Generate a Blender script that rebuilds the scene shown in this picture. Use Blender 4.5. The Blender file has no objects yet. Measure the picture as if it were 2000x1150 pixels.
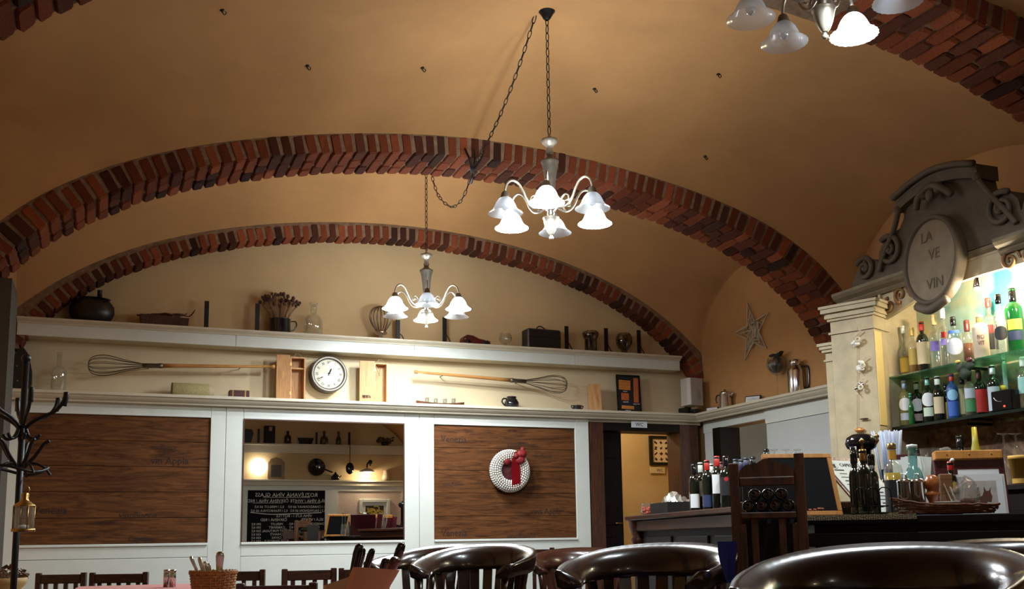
import bpy, math, random
import numpy as np
from mathutils import Matrix, Vector
random.seed(7)
S = bpy.context.scene
COL = S.collection
PI = math.pi

# ------------------------------------------------------------------ camera
F_PX, PYC, CAM_Z = 2000.0, 756.0, 0.85
AX = ((0.92928162, -0.36909731, -0.0142423), (-0.04130981, -0.14216793, 0.98898017), (0.36705472, 0.91845275, 0.14736139))
cam_d = bpy.data.cameras.new('camera'); cam = bpy.data.objects.new('camera', cam_d); COL.objects.link(cam)
cam_d.sensor_fit = 'HORIZONTAL'; cam_d.sensor_width = 36.0; cam_d.lens = 36.0 * F_PX / 2000.0
cam_d.shift_y = (PYC - 575.0) / 2000.0
cam_d.clip_start = 0.02; cam_d.clip_end = 100
cam.matrix_world = Matrix(((AX[0][0], AX[1][0], -AX[2][0], 0), (AX[0][1], AX[1][1], -AX[2][1], 0), (AX[0][2], AX[1][2], -AX[2][2], CAM_Z), (0, 0, 0, 1)))
S.camera = cam
# ------------------------------------------------------------------ world, exposure
W = bpy.data.worlds.new('night_interior'); S.world = W; W.use_nodes = True
W.node_tree.nodes['Background'].inputs[0].default_value = (0.9, 0.6, 0.35, 1)
W.node_tree.nodes['Background'].inputs[1].default_value = 0.004
S.view_settings.view_transform = 'Standard'; S.view_settings.look = 'None'
S.view_settings.exposure = 0.13; S.view_settings.gamma = 1.0; S.view_settings.use_curve_mapping = False
BULB_W = 60.0          # each lit chandelier bulb
SHADE_E = 62.0          # glow of a lit glass shade
WHITE = (0.86, 0.96, 1.0)
WARM = (1.0, 0.72, 0.42)

def lamp(name, kind, loc, power, color, radius=0.03, aim=None, angle=None, blend=0.4):
    d = bpy.data.lights.new(name, kind); d.energy = power; d.color = color
    if kind in ('POINT', 'SPOT'): d.shadow_soft_size = radius
    o = bpy.data.objects.new(name, d); COL.objects.link(o); o.location = loc
    if kind == 'SPOT':
        d.spot_size = angle; d.spot_blend = blend
    if aim is not None:
        o.rotation_euler = (Vector(aim) - Vector(loc)).to_track_quat('-Z', 'Y').to_euler()
    return o

def at(px, py, X=None, Y=None, Z=None, d=None):
    """room point seen at a photograph pixel, on a known plane or at a known distance"""
    a, b = (px - 1000) / F_PX, -(py - PYC) / F_PX
    v = [a * AX[0][i] + b * AX[1][i] + AX[2][i] for i in range(3)]
    if X is not None: t = X / v[0]
    elif Y is not None: t = Y / v[1]
    elif Z is not None: t = (Z - CAM_Z) / v[2]
    else: t = d
    return Vector((v[0] * t, v[1] * t, v[2] * t + CAM_Z))

# ------------------------------------------------------------------ materials
MATS = {}
def _nt(name):
    m = bpy.data.materials.new(name); m.use_nodes = True
    return m, m.node_tree, m.node_tree.nodes['Principled BSDF']
def mat(name, col, rough=0.5, metal=0.0, spec=0.5, coat=0.0, var=0.0, scale=8.0, bump=0.0, bscale=60.0, emit=None, estr=0.0, stretch=None, vcol=None, objvar=0.0):
    if name in MATS: return MATS[name]
    m, nt, b = _nt(name); N = nt.nodes; L = nt.links
    b.inputs['Base Color'].default_value = (*col, 1); b.inputs['Roughness'].default_value = rough
    b.inputs['Metallic'].default_value = metal; b.inputs['Specular IOR Level'].default_value = spec
    b.inputs['Coat Weight'].default_value = coat; b.inputs['Coat Roughness'].default_value = 0.08
    tc = N.new('ShaderNodeTexCoord'); mp = N.new('ShaderNodeMapping'); L.new(tc.outputs['Object'], mp.inputs[0])
    if stretch: mp.inputs['Scale'].default_value = stretch
    src = None
    if var > 0:
        nz = N.new('ShaderNodeTexNoise'); nz.inputs['Scale'].default_value = scale; nz.inputs['Detail'].default_value = 6
        nz.inputs['Roughness'].default_value = 0.65
        L.new(mp.outputs[0], nz.inputs['Vector'])
        r = N.new('ShaderNodeValToRGB'); L.new(nz.outputs[0], r.inputs[0])
        c2 = vcol or tuple(c * (1 - var) for c in col)
        r.color_ramp.elements[0].position = 0.3; r.color_ramp.elements[1].position = 0.7
        r.color_ramp.elements[0].color = (*c2, 1); r.color_ramp.elements[1].color = (*[min(1, c * (1 + 0.35 * var)) for c in col], 1)
        src = r.outputs[0]
    if objvar > 0:
        oi = N.new('ShaderNodeObjectInfo'); hv = N.new('ShaderNodeHueSaturation')
        mr = N.new('ShaderNodeMapRange'); mr.inputs[3].default_value = 1 - objvar; mr.inputs[4].default_value = 1 + objvar
        L.new(oi.outputs['Random'], mr.inputs[0]); L.new(mr.outputs[0], hv.inputs['Value'])
        if src is not None: L.new(src, hv.inputs['Color'])
        else: hv.inputs['Color'].default_value = (*col, 1)
        src = hv.outputs[0]
    if src is not None: L.new(src, b.inputs['Base Color'])
    if bump > 0:
        nz = N.new('ShaderNodeTexNoise'); nz.inputs['Scale'].default_value = bscale; nz.inputs['Detail'].default_value = 5
        L.new(mp.outputs[0], nz.inputs['Vector'])
        bp = N.new('ShaderNodeBump'); bp.inputs['Strength'].default_value = bump; bp.inputs['Distance'].default_value = 0.01
        L.new(nz.outputs[0], bp.inputs['Height']); L.new(bp.outputs[0], b.inputs['Normal'])
    if emit:
        b.inputs['Emission Color'].default_value = (*emit, 1); b.inputs['Emission Strength'].default_value = estr
    MATS[name] = m; return m
def glass(name, tint=(1, 1, 1), refl=0.10, body=0.0, bodycol=(0.8, 0.85, 0.9), rough=0.03):
    """thin clear glass: transparent with a fresnel sheen, a little body so that it reads"""
    if name in MATS: return MATS[name]
    m = bpy.data.materials.new(name); m.use_nodes = True; nt = m.node_tree; N = nt.nodes; L = nt.links; N.clear()
    out = N.new('ShaderNodeOutputMaterial'); tr = N.new('ShaderNodeBsdfTransparent'); tr.inputs[0].default_value = (*tint, 1)
    gl = N.new('ShaderNodeBsdfGlossy'); gl.inputs['Roughness'].default_value = rough
    lw = N.new('ShaderNodeLayerWeight'); lw.inputs[0].default_value = 0.35
    ma = N.new('ShaderNodeMath'); ma.operation = 'MULTIPLY_ADD'; L.new(lw.outputs['Facing'], ma.inputs[0]); ma.inputs[1].default_value = 0.55; ma.inputs[2].default_value = refl
    mx = N.new('ShaderNodeMixShader'); L.new(ma.outputs[0], mx.inputs[0]); L.new(tr.outputs[0], mx.inputs[1]); L.new(gl.outputs[0], mx.inputs[2])
    last = mx
    if body > 0:
        df = N.new('ShaderNodeBsdfDiffuse'); df.inputs[0].default_value = (*bodycol, 1)
        tl = N.new('ShaderNodeBsdfTranslucent'); tl.inputs[0].default_value = (*bodycol, 1)
        m1 = N.new('ShaderNodeMixShader'); m1.inputs[0].default_value = 0.5; L.new(df.outputs[0], m1.inputs[1]); L.new(tl.outputs[0], m1.inputs[2])
        m2 = N.new('ShaderNodeMixShader'); m2.inputs[0].default_value = body; L.new(mx.outputs[0], m2.inputs[1]); L.new(m1.outputs[0], m2.inputs[2]); last = m2
    L.new(last.outputs[0], out.inputs[0]); MATS[name] = m; return m
def wood(name, c1, c2, rough=0.45, scale=(1.5, 14, 14), coat=0.0, seam=None, bump=0.15, spec=0.5):
    """streaked wood grain; c1 dark streak, c2 light"""
    if name in MATS: return MATS[name]
    m, nt, b = _nt(name); N = nt.nodes; L = nt.links
    tc = N.new('ShaderNodeTexCoord'); mp = N.new('ShaderNodeMapping'); mp.inputs['Scale'].default_value = scale
    oi = N.new('ShaderNodeObjectInfo'); va = N.new('ShaderNodeVectorMath'); va.operation = 'ADD'
    cm = N.new('ShaderNodeCombineXYZ'); mu = N.new('ShaderNodeMath'); mu.operation = 'MULTIPLY'; mu.inputs[1].default_value = 37.0
    L.new(oi.outputs['Random'], mu.inputs[0]); L.new(mu.outputs[0], cm.inputs[0]); L.new(mu.outputs[0], cm.inputs[1]); L.new(mu.outputs[0], cm.inputs[2])
    L.new(tc.outputs['Object'], mp.inputs[0]); L.new(mp.outputs[0], va.inputs[0]); L.new(cm.outputs[0], va.inputs[1])
    nz = N.new('ShaderNodeTexNoise'); nz.inputs['Scale'].default_value = 2.2; nz.inputs['Detail'].default_value = 9; nz.inputs['Roughness'].default_value = 0.68; nz.inputs['Distortion'].default_value = 1.6
    L.new(va.outputs[0], nz.inputs['Vector'])
    r = N.new('ShaderNodeValToRGB'); L.new(nz.outputs[0], r.inputs[0])
    r.color_ramp.elements[0].position = 0.34; r.color_ramp.elements[1].position = 0.66
    r.color_ramp.elements[0].color = (*c1, 1); r.color_ramp.elements[1].color = (*c2, 1)
    L.new(r.outputs[0], b.inputs['Base Color'])
    b.inputs['Roughness'].default_value = rough; b.inputs['Coat Weight'].default_value = coat; b.inputs['Coat Roughness'].default_value = 0.12
    b.inputs['Specular IOR Level'].default_value = spec
    bp = N.new('ShaderNodeBump'); bp.inputs['Strength'].default_value = bump; bp.inputs['Distance'].default_value = 0.004
    L.new(nz.outputs[0], bp.inputs['Height']); L.new(bp.outputs[0], b.inputs['Normal'])
    MATS[name] = m; return m
def glow(name, col, strength):
    if name in MATS: return MATS[name]
    m = bpy.data.materials.new(name); m.use_nodes = True; nt = m.node_tree; N = nt.nodes; N.clear()
    o = N.new('ShaderNodeOutputMaterial'); e = N.new('ShaderNodeEmission'); e.inputs[0].default_value = (*col, 1); e.inputs[1].default_value = strength
    nt.links.new(e.outputs[0], o.inputs[0]); MATS[name] = m; return m

# ------------------------------------------------------------------ mesh builder
class MB:
    def __init__(s): s.v = []; s.f = []; s.smooth = []
    def add(s, vs, fs, sm=False):
        k = len(s.v); s.v += [tuple(p) for p in vs]; s.f += [tuple(i + k for i in f) for f in fs]; s.smooth += [sm] * len(fs); return s
    def box(s, c, size, rz=0.0, rx=0.0, ry=0.0, bev=0.0):
        hx, hy, hz = size[0] / 2, size[1] / 2, size[2] / 2
        M = Matrix.Translation(c) @ Matrix.Rotation(rz, 4, 'Z') @ Matrix.Rotation(ry, 4, 'Y') @ Matrix.Rotation(rx, 4, 'X')
        if bev > 0:
            b = min(bev, hx * .9, hy * .9, hz * .9); pr = []
            for z, i in ((-hz, b), (-hz + b, 0), (hz - b, 0), (hz, b)):
                x, y = hx - i, hy - i
                e = b if i == 0 else 0
                pr.append([(-x + e, -y, z), (x - e, -y, z), (x, -y + e, z), (x, y - e, z), (x - e, y, z), (-x + e, y, z), (-x, y - e, z), (-x, -y + e, z)] if i == 0 else
                          [(-x, -y, z), (x, -y, z), (x, -y, z), (x, y, z), (x, y, z), (-x, y, z), (-x, y, z), (-x, -y, z)])
            vs = [M @ Vector(p) for ring in pr for p in ring]; fs = []
            for k in range(3):
                for j in range(8): fs.append((k * 8 + j, k * 8 + (j + 1) % 8, k * 8 + 8 + (j + 1) % 8, k * 8 + 8 + j))
            fs.append((7, 5, 3, 1)); fs.append((24, 26, 28, 30))
            return s.add(vs, fs)
        vs = [M @ Vector((x * hx, y * hy, z * hz)) for z in (-1, 1) for y in (-1, 1) for x in (-1, 1)]
        return s.add(vs, [(0, 2, 3, 1), (4, 5, 7, 6), (0, 1, 5, 4), (2, 6, 7, 3), (0, 4, 6, 2), (1, 3, 7, 5)])
    def span(s, a, b, bev=0.0):
        a, b = Vector(a), Vector(b); return s.box((a + b) / 2, [abs(x) for x in (b - a)], bev=bev)
    def bar(s, p0, p1, w, h, up=(0, 0, 1)):
        p0, p1 = Vector(p0), Vector(p1); d = (p1 - p0).normalized(); u = Vector(up)
        if abs(d.dot(u)) > .98: u = Vector((1, 0, 0))
        r = d.cross(u).normalized() * w / 2; u2 = r.cross(d).normalized() * h / 2
        vs = [p + a * r + b * u2 for p in (p0, p1) for a, b in ((-1, -1), (1, -1), (1, 1), (-1, 1))]
        return s.add(vs, [(0, 3, 2, 1), (4, 5, 6, 7), (0, 1, 5, 4), (1, 2, 6, 5), (2, 3, 7, 6), (3, 0, 4, 7)])
    def tube(s, pts, r, n=6, closed=False, cap=True):
        pts = [Vector(p) for p in pts]; k = len(pts); rs = r if isinstance(r, (list, tuple)) else [r] * k
        vs = []; prev = None
        for i, p in enumerate(pts):
            if closed: t = pts[(i + 1) % k] - pts[i - 1]
            else: t = pts[min(i + 1, k - 1)] - pts[max(i - 1, 0)]
            t = t.normalized() if t.length > 1e-9 else Vector((0, 0, 1))
            if prev is None: u = t.cross(Vector((0, 0, 1)) if abs(t.z) < .9 else Vector((1, 0, 0))).normalized()
            else:
                u = prev - t * prev.dot(t); u = u.normalized() if u.length > 1e-6 else t.orthogonal().normalized()
            prev = u; w = t.cross(u)
            vs += [p + (u * math.cos(2 * PI * j / n) + w * math.sin(2 * PI * j / n)) * rs[i] for j in range(n)]
        fs = []
        for i in range(k if closed else k - 1):
            a, b = i * n, ((i + 1) % k) * n
            fs += [(a + j, a + (j + 1) % n, b + (j + 1) % n, b + j) for j in range(n)]
        if not closed and cap: fs += [tuple(range(n))[::-1], tuple((k - 1) * n + j for j in range(n))]
        return s.add(vs, fs, True)
    def lathe(s, prof, n=20, c=(0, 0, 0), M=None, a0=0.0, a1=2 * PI, sq=1.0, wob=None, cap=False):
        full = abs(a1 - a0 - 2 * PI) < 1e-6; m = n if full else n + 1; vs = []
        for r, z in prof:
            for j in range(m):
                a = a0 + (a1 - a0) * j / n; rr = r * (wob(a, z) if wob else 1)
                p = Vector((rr * math.cos(a) + c[0], rr * math.sin(a) * sq + c[1], z + c[2])); vs.append(M @ p if M else p)
        fs = []
        for i in range(len(prof) - 1):
            for j in range(n):
                a, b = i * m + j, i * m + (j + 1) % m; fs.append((a, b, b + m, a + m))
        if cap and full: fs += [tuple(range(m))[::-1], tuple((len(prof) - 1) * m + j for j in range(m))]
        return s.add(vs, fs, True)
    def ball(s, c, r, n=12, k=8, sc=(1, 1, 1), M=None):
        prof = [(max(1e-4, math.sin(PI * i / k)), -math.cos(PI * i / k)) for i in range(k + 1)]
        T = Matrix.Translation(c) @ (M or Matrix()) @ Matrix.Diagonal((r * sc[0], r * sc[1], r * sc[2], 1))
        return s.lathe(prof, n, M=T)
    def prism(s, poly, t0, t1, axis='y'):
        """closed polygon in the plane across axis, extruded from t0 to t1"""
        def q(a, b, t): return (a, t, b) if axis == 'y' else ((t, a, b) if axis == 'x' else (a, b, t))
        k = len(poly); vs = [q(a, b, t) for t in (t0, t1) for a, b in poly]
        fs = [tuple(range(k)), tuple(k + i for i in range(k))[::-1]] + [(i, k + i, k + (i + 1) % k, (i + 1) % k) for i in range(k)]
        return s.add(vs, fs)
    def sweep(s, prof, path, up=(0, 0, 1)):
        """open or closed profile [(out, up)] swept along a horizontal path with mitres"""
        path = [Vector(p) for p in path]; k = len(prof); vs = []
        for i, p in enumerate(path):
            d0 = (path[i] - path[i - 1]).normalized() if i else None; d1 = (path[i + 1] - path[i]).normalized() if i < len(path) - 1 else None
            n0 = d0.cross(Vector(up)) if d0 else None; n1 = d1.cross(Vector(up)) if d1 else None
            if n0 is None: n = n1
            elif n1 is None: n = n0
            else:
                n = (n0 + n1); n = n / max(.2, n.dot(n0)) if n.length > 1e-6 else n0
            vs += [p + n * a + Vector(up) * b for a, b in prof]
        fs = []
        for i in range(len(path) - 1):
            for j in range(k): a, b = i * k + j, i * k + (j + 1) % k; fs.append((a, b, b + k, a + k))
        fs += [tuple(range(k)), tuple((len(path) - 1) * k + j for j in range(k))[::-1]]
        return s.add(vs, fs)
    def mesh(s, name, m):
        me = bpy.data.meshes.new(name); me.from_pydata(s.v, [], s.f); me.materials.append(m)
        me.polygons.foreach_set('use_smooth', s.smooth); me.update(); return me
    def build(s, name, m, parent=None, label=None, kind=None, loc=None):
        import bmesh as _b
        me = s.mesh(name, m); bm = _b.new(); bm.from_mesh(me); _b.ops.recalc_face_normals(bm, faces=bm.faces); bm.to_mesh(me); bm.free()
        o = bpy.data.objects.new(name, me); COL.objects.link(o)
        if parent is not None: o.parent = parent
        if label: o['label'] = label
        if kind: o['kind'] = kind
        if loc is not None: o.location = loc
        return o
def thing(name, label, cat, loc=(0, 0, 0), rz=0.0, group=None, rot=None):
    o = bpy.data.objects.new(name, None); COL.objects.link(o); o.empty_display_size = 0.05
    o.location = loc; o.rotation_euler = rot or (0, 0, rz); o['label'] = label; o['category'] = cat
    if group: o['group'] = group
    return o
def tag(o, label, cat, group=None, kind=None):
    o['label'] = label; o['category'] = cat
    if group: o['group'] = group
    if kind: o['kind'] = kind
    return o
def struct(name, mb, m, parent=None):
    o = mb.build(name, m, parent)
    if parent is None: o['kind'] = 'structure'
    return o
def copy_tree(o, loc=None, rz=None, label=None):
    def cp(a, par):
        c = a.copy(); COL.objects.link(c); c.parent = par
        for ch in a.children: cp(ch, c)
        return c
    r = cp(o, None)
    if loc is not None: r.location = loc
    if rz is not None: r.rotation_euler.z = rz
    if label: r['label'] = label
    return r
TEXTS = []
def text(name, body, size, m, parent, loc, rot=(PI / 2, 0, 0), align='CENTER', ext=0.0006, shear=0.0, sx=1.0):
    c = bpy.data.curves.new(name, 'FONT'); c.body = body; c.size = size; c.align_x = align; c.align_y = 'CENTER'; c.extrude = ext; c.shear = shear
    c.resolution_u = 2; c.materials.append(m)
    o = bpy.data.objects.new(name, c); COL.objects.link(o); o.parent = parent; o.location = loc; o.rotation_euler = rot; o.scale = (sx, 1, 1)
    TEXTS.append(o); return o
def smooth_path(pts, n=6):
    P = [Vector(p) for p in pts]; out = []
    for i in range(len(P) - 1):
        p0, p1, p2, p3 = P[max(i - 1, 0)], P[i], P[i + 1], P[min(i + 2, len(P) - 1)]
        for k in range(n):
            t = k / n
            out.append(0.5 * ((2 * p1) + (p2 - p0) * t + (2 * p0 - 5 * p1 + 4 * p2 - p3) * t * t + (3 * p1 - p0 - 3 * p2 + p3) * t ** 3))
    out.append(P[-1]); return out
# ------------------------------------------------------------------ shared finishes
M_PLASTER = mat('tan_plaster', (0.50, 0.275, 0.112), 0.9, spec=0.2, var=0.16, scale=1.6, bump=0.25, bscale=7)
M_WALLP = mat('yellow_plaster', (0.58, 0.43, 0.23), 0.9, spec=0.2, var=0.10, scale=2.0, bump=0.15, bscale=9)
M_MORTAR = mat('lime_mortar', (0.27, 0.18, 0.115), 0.95, spec=0.1, var=0.4, scale=20, bump=0.4, bscale=90)
M_CREAM = mat('cream_paint', (0.70, 0.735, 0.685), 0.42, var=0.05, scale=6)
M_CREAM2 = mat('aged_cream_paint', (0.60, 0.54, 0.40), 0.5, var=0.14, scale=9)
M_MAHOG = wood('dark_mahogany', (0.010, 0.004, 0.003), (0.060, 0.019, 0.010), 0.32, (1.2, 9, 9), coat=0.15, bump=0.05, spec=.3)
M_BROWNW = wood('brown_stained_wood', (0.025, 0.008, 0.003), (0.10, 0.030, 0.011), 0.5, (10, 10, 1.2), bump=0.1)
M_FLOOR = wood('floor_boards', (0.03, 0.014, 0.007), (0.09, 0.045, 0.022), 0.5, (3, 14, 3))
M_BLACK = mat('black_iron', (0.008, 0.008, 0.009), 0.45, 0.3)
M_BLACKG = mat('black_gloss', (0.006, 0.006, 0.007), 0.12)
M_STEEL = mat('polished_steel', (0.62, 0.62, 0.62), 0.18, 1.0)
M_CHALK = mat('chalk_white', (0.75, 0.76, 0.74), 0.9)
M_INK = mat('black_ink', (0.012, 0.011, 0.01), 0.8)
M_PAPER = mat('white_paper', (0.74, 0.76, 0.76), 0.8)
M_BRASS = mat('aged_brass', (0.40, 0.25, 0.085), 0.32, 1.0)

XL, XR, YB, YN = -0.72, 5.74, 9.2, -2.2           # left, right, back, near walls
Y1F, Y2F, Y2R, Y3R, Y3F = 9.0, 6.68, 7.14, 4.15, 3.66
ZS = 2.62
PE1 = (-0.18971, 0.01614, 0.23857, -0.04497, 0.76019, 0.00432, 2.45554)
PE2 = (-0.33388, -0.07022, 0.50239, 0.07719, 0.72836, 0.00688, 2.43153)
PI2 = (-0.23523, -0.04227, 0.34423, 0.04614, 0.74992, -0.00035, 2.29214)
CX, CZ0 = 2.54, 1.3
TH = np.linspace(-1.26, 1.26, 505)
def pol(c, t): return float(np.polyval(c, t))
def arch_pt(c, t): r = pol(c, t); return CX + r * math.sin(t), CZ0 + r * math.cos(t)
def arch_z(c):
    P = np.array([arch_pt(c, t) for t in TH]); o = np.argsort(P[:, 0]); xs, zs = P[o, 0], P[o, 1]
    return lambda x: float(np.interp(x, xs, zs))
ZE1, ZE2 = arch_z(PE1), arch_z(PE2)
PI1 = tuple(PE1[:-1]) + (PE1[-1] - 0.115,)

# floor, side walls
struct('floor', MB().span((XL - .3, YN - .3, -.1), (XR + 1.2, YB + 2.2, 0)), M_FLOOR)
mb = MB(); mb.span((XL - .15, YN, 0), (XL, YB + .1, 3.7)); struct('wall_left', mb, M_PLASTER)
# back wall, with the passage to the toilets cut out of it
PX0, PX1, PZ = 4.44, 5.54, 2.0
mb = MB(); mb.span((XL - .15, YB, 0), (PX0, YB + .15, 3.9)); mb.span((PX0, YB, PZ), (XR + .2, YB + .15, 3.9)); mb.span((PX1, YB, 0), (XR + .2, YB + .15, PZ))
struct('wall_back', mb, M_WALLP)
struct('wall_back_band', MB().span((XL, YB - .008, 2.03), (XR, YB, 2.56)), mat('pale_cream_plaster', (0.66, 0.54, 0.35), 0.85, spec=.2, var=0.08, scale=2.0, bump=0.1, bscale=9))
# right wall: a recess (side doorway) between y 7.72 and 8.62
RY0, RY1, RZ = 7.86, 8.70, 1.93
mb = MB(); mb.span((XR, YN, 0), (XR + .15, RY0, 3.9)); mb.span((XR, RY1, 0), (XR + .15, YB + .1, 3.9)); mb.span((XR, RY0, RZ), (XR + .15, RY1, 3.9))
struct('wall_right', mb, M_PLASTER)
M_GREYW = mat('grey_white_wall', (0.52, 0.52, 0.49), 0.8, var=0.05, scale=3)
mb = MB(); mb.span((XR + 1.0, RY0 - .4, 0), (XR + 1.1, RY1 + .5, 2.4)); mb.span((XR + .15, RY1 + .4, 0), (XR + 1.1, RY1 + .5, 2.4)); mb.span((XR + .15, RY0 - .5, 0), (XR + 1.1, RY0 - .4, 2.4)); mb.span((XR + .15, RY0 - .5, 2.4), (XR + 1.1, RY1 + .5, 2.5))
struct('wall_recess', mb, M_GREYW)
# corridor behind the passage
M_AMBER = mat('ochre_wall', (0.62, 0.46, 0.235), 0.85, var=0.1, scale=3)
mb = MB(); mb.span((PX0 - .6, YB + 1.5, 0), (PX1 + 1.0, YB + 1.6, 2.6)); mb.span((PX0 - .7, YB + .15, 0), (PX0 - .6, YB + 1.6, 2.6)); mb.span((PX1 + .9, YB + .15, 0), (PX1 + 1.0, YB + 1.6, 2.6)); mb.span((PX0 - .7, YB + .15, 2.6), (PX1 + 1.0, YB + 1.6, 2.7))
struct('wall_corridor', mb, M_AMBER)
# near wall, seen only in the mirror
struct('wall_near', MB().span((XL - .15, YN - .15, 0), (XR + .15, YN, 3.9)), M_WALLP)

# vault bays
def vault(name, y0, y1, z0f, z1f, rise, p=1.9, ny=28, nx=72):
    xs = [XL + (XR - XL) * (0.5 - 0.5 * math.cos(PI * (0.02 + 0.96 * i / nx))) for i in range(nx + 1)]
    xs[0], xs[-1] = XL - .02, XR + .02
    vs = []
    for j in range(ny + 1):
        v = -1 + 2 * j / ny; y = y0 + (y1 - y0) * j / ny; B = rise * math.sqrt(max(0, 1 - v * v))
        for x in xs:
            zs = ZS - .03 + .0 * x; A = z0f(x) * (1 - j / ny) + z1f(x) * j / ny
            a = max(A - zs, 0.0)
            z = min(A, zs) + (a ** p + B ** p) ** (1 / p)
            vs.append((x, y, z))
    m = nx + 1
    fs = [(j * m + i, j * m + i + 1, j * m + m + i + 1, j * m + m + i) for j in range(ny) for i in range(nx)]
    o = MB().add(vs, fs, True).build(name, M_PLASTER); o['kind'] = 'structure'; return o
vault('ceiling', Y2R - .03, Y1F + .06, ZE2, ZE1, 0.90)
vault('ceiling', Y3R - .03, Y2F + .03, ZE2, ZE2, 0.95)
vault('ceiling', YN - .02, Y3F + .03, ZE2, ZE2, 0.0, ny=4)

# brick arches: a mortar core and one object for every brick
def brick_mat(i, a, b): return mat('red_brick_%d' % i, a, 0.9, spec=0.15, var=0.5, scale=14, vcol=b, bump=0.6, bscale=45, objvar=0.35)
BM = [brick_mat(0, (0.26, 0.066, 0.026), (0.11, 0.031, 0.016)), brick_mat(1, (0.31, 0.084, 0.033), (0.14, 0.04, 0.02)),
      brick_mat(2, (0.13, 0.04, 0.022), (0.055, 0.021, 0.014)), brick_mat(3, (0.075, 0.032, 0.022), (0.03, 0.016, 0.012))]
BRICKS = []
rb = random.Random(3)
for i in range(12):
    m = MB(); j = lambda: rb.uniform(-.022, .022)
    b = 0.07; h = .5; rings = []
    for z, ins in ((-h, b), (-h + b, 0), (h - b, 0), (h, b)):
        q = h - ins * .9
        rings.append([Vector((x * q + j(), y * q + j(), z + j() * .6)) for x, y in ((-1, -.75), (-.75, -1), (.75, -1), (1, -.75), (1, .75), (.75, 1), (-.75, 1), (-1, .75))])
    vs = [p for r in rings for p in r]; fs = [(k * 8 + a, k * 8 + (a + 1) % 8, k * 8 + 8 + (a + 1) % 8, k * 8 + 8 + a) for k in range(3) for a in range(8)]
    fs += [tuple(range(8))[::-1], tuple(24 + a for a in range(8))]
    m.add(vs, fs); BRICKS.append(m.mesh('brick', BM[[0, 1, 0, 1, 2, 0, 1, 2, 0, 3, 1, 2][i]]))
def brick_arch(name, ce, ci, y0, y1, courses, t0=-1.235, t1=1.235, tskip=None, label=None):
    core = MB(); n = 90; vs = []
    for i in range(n + 1):
        t = t0 + (t1 - t0) * i / n; ri, re = pol(ci, t) + .014, pol(ce, t) + .14
        for r, y in ((ri, y0 + .012), (re - .14 + .004, y0 + .012), (re, y0 + .03), (re, y1 - .012), (ri, y1 - .012)):
            vs.append((CX + r * math.sin(t), y, CZ0 + r * math.cos(t)))
    fs = [(i * 5 + k, i * 5 + (k + 1) % 5, i * 5 + 5 + (k + 1) % 5, i * 5 + 5 + k) for i in range(n) for k in range(5)]
    fs += [tuple(range(5)), tuple(n * 5 + k for k in range(5))]
    core.add(vs, fs); o = struct(name, core, M_MORTAR)
    t = t0 + .01; row = 0
    while t < t1 - .02:
        ri, re = pol(ci, t), pol(ce, t)
        dr = (pol(ci, t + .01) - pol(ci, t - .01)) / .02
        ds = math.hypot(ri, dr); pitch = 0.0825 * rb.uniform(.95, 1.05)
        tm = t + pitch / ds / 2; t += pitch / ds
        if tskip and tskip[0] < tm < tskip[1]: row += 1; continue
        ri, re = pol(ci, tm), pol(ce, tm); phi = tm - math.atan2(dr, ri) * .85
        y = y0
        for L in courses[row % len(courses)]:
            ln = (y1 - y0) * L
            b = bpy.data.objects.new('brick', rb.choice(BRICKS)); COL.objects.link(b); b.parent = o
            h = (re - ri) * math.cos(tm - phi) + .012
            rr = ri + h / 2 + rb.uniform(-.006, .005)
            b.location = (CX + rr * math.sin(tm), y + ln / 2 + rb.uniform(-.005, .003), CZ0 + rr * math.cos(tm))
            b.scale = (pitch - rb.uniform(.009, .016), ln - .011, h)
            b.rotation_euler = (rb.uniform(-.02, .02), phi + rb.uniform(-.03, .03), rb.uniform(-.02, .02))
            y += ln
        row += 1
    return o
brick_arch('trim_1', PE1, PI1, Y1F, YB + .02, [(1.0,)])
brick_arch('trim_2', PE2, PI2, Y2F, Y2R, [(.62, .38), (.36, .64), (.6, .4), (.33, .34, .33)])
brick_arch('trim_3', PE2, PI2, Y3F, Y3R, [(.6, .4), (.36, .64), (.62, .38), (.4, .6)], tskip=(-.85, .40))
# piers under arch two and three on the left wall, arch two's foot on the right
mb = MB(); mb.span((XL - .05, Y2F, 0), (-.56, Y2R, 2.45)); mb.span((XL - .05, Y3F, 0), (-.58, Y3R, 2.45)); struct('wall_pier', mb, mat('shaded_pier_brown', (0.05, 0.036, 0.023), .8, var=.2, scale=3))  # the shade on the piers is put into this dark colour

# ---------------------------------------------------------- cream wainscot of the back wall
ZCAP = 2.03
wain = MB().span((XL, 9.03, 0), (4.40, YB, ZCAP - .01)); wain = struct('trim_4', wain, M_CREAM2)
fx = lambda px, py: at(px, py, Y=9.0)
def board(a, b, name='stile', y=9.0, th=.03, m=None): return MB().span((a[0], y, a[1]), (b[0], y + th, b[1]), bev=.003).build(name, m or M_CREAM, wain)
pL = (-0.603, 0.83); mR = (1.102, 2.535); p2 = (2.816, 4.252); zt, zb = 1.915, 0.862
zt1 = [1.905, 1.913, 1.916]
seams = (0.955, 2.676)
xs0 = [XL, seams[0], seams[1], 4.40]
for k in range(3):
    a, b = xs0[k] + .0015, xs0[k + 1] - .0015; o0, o1 = (pL, mR, p2)[k]
    board((a, 0.05), (o0, ZCAP - .012)); board((o1, 0.05), (b, ZCAP - .012))
    board((o0 + .001, zt), (o1 - .001, ZCAP - .012), 'rail'); board((o0 + .001, .745), (o1 - .001, zb - .02), 'rail'); board((o0 + .001, .05), (o1 - .001, .742), 'rail')
    MB().span((o0, 8.985, zb - .022), (o1, 9.03, zb), bev=.004).build('sill_bead', M_CREAM, wain)
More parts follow.
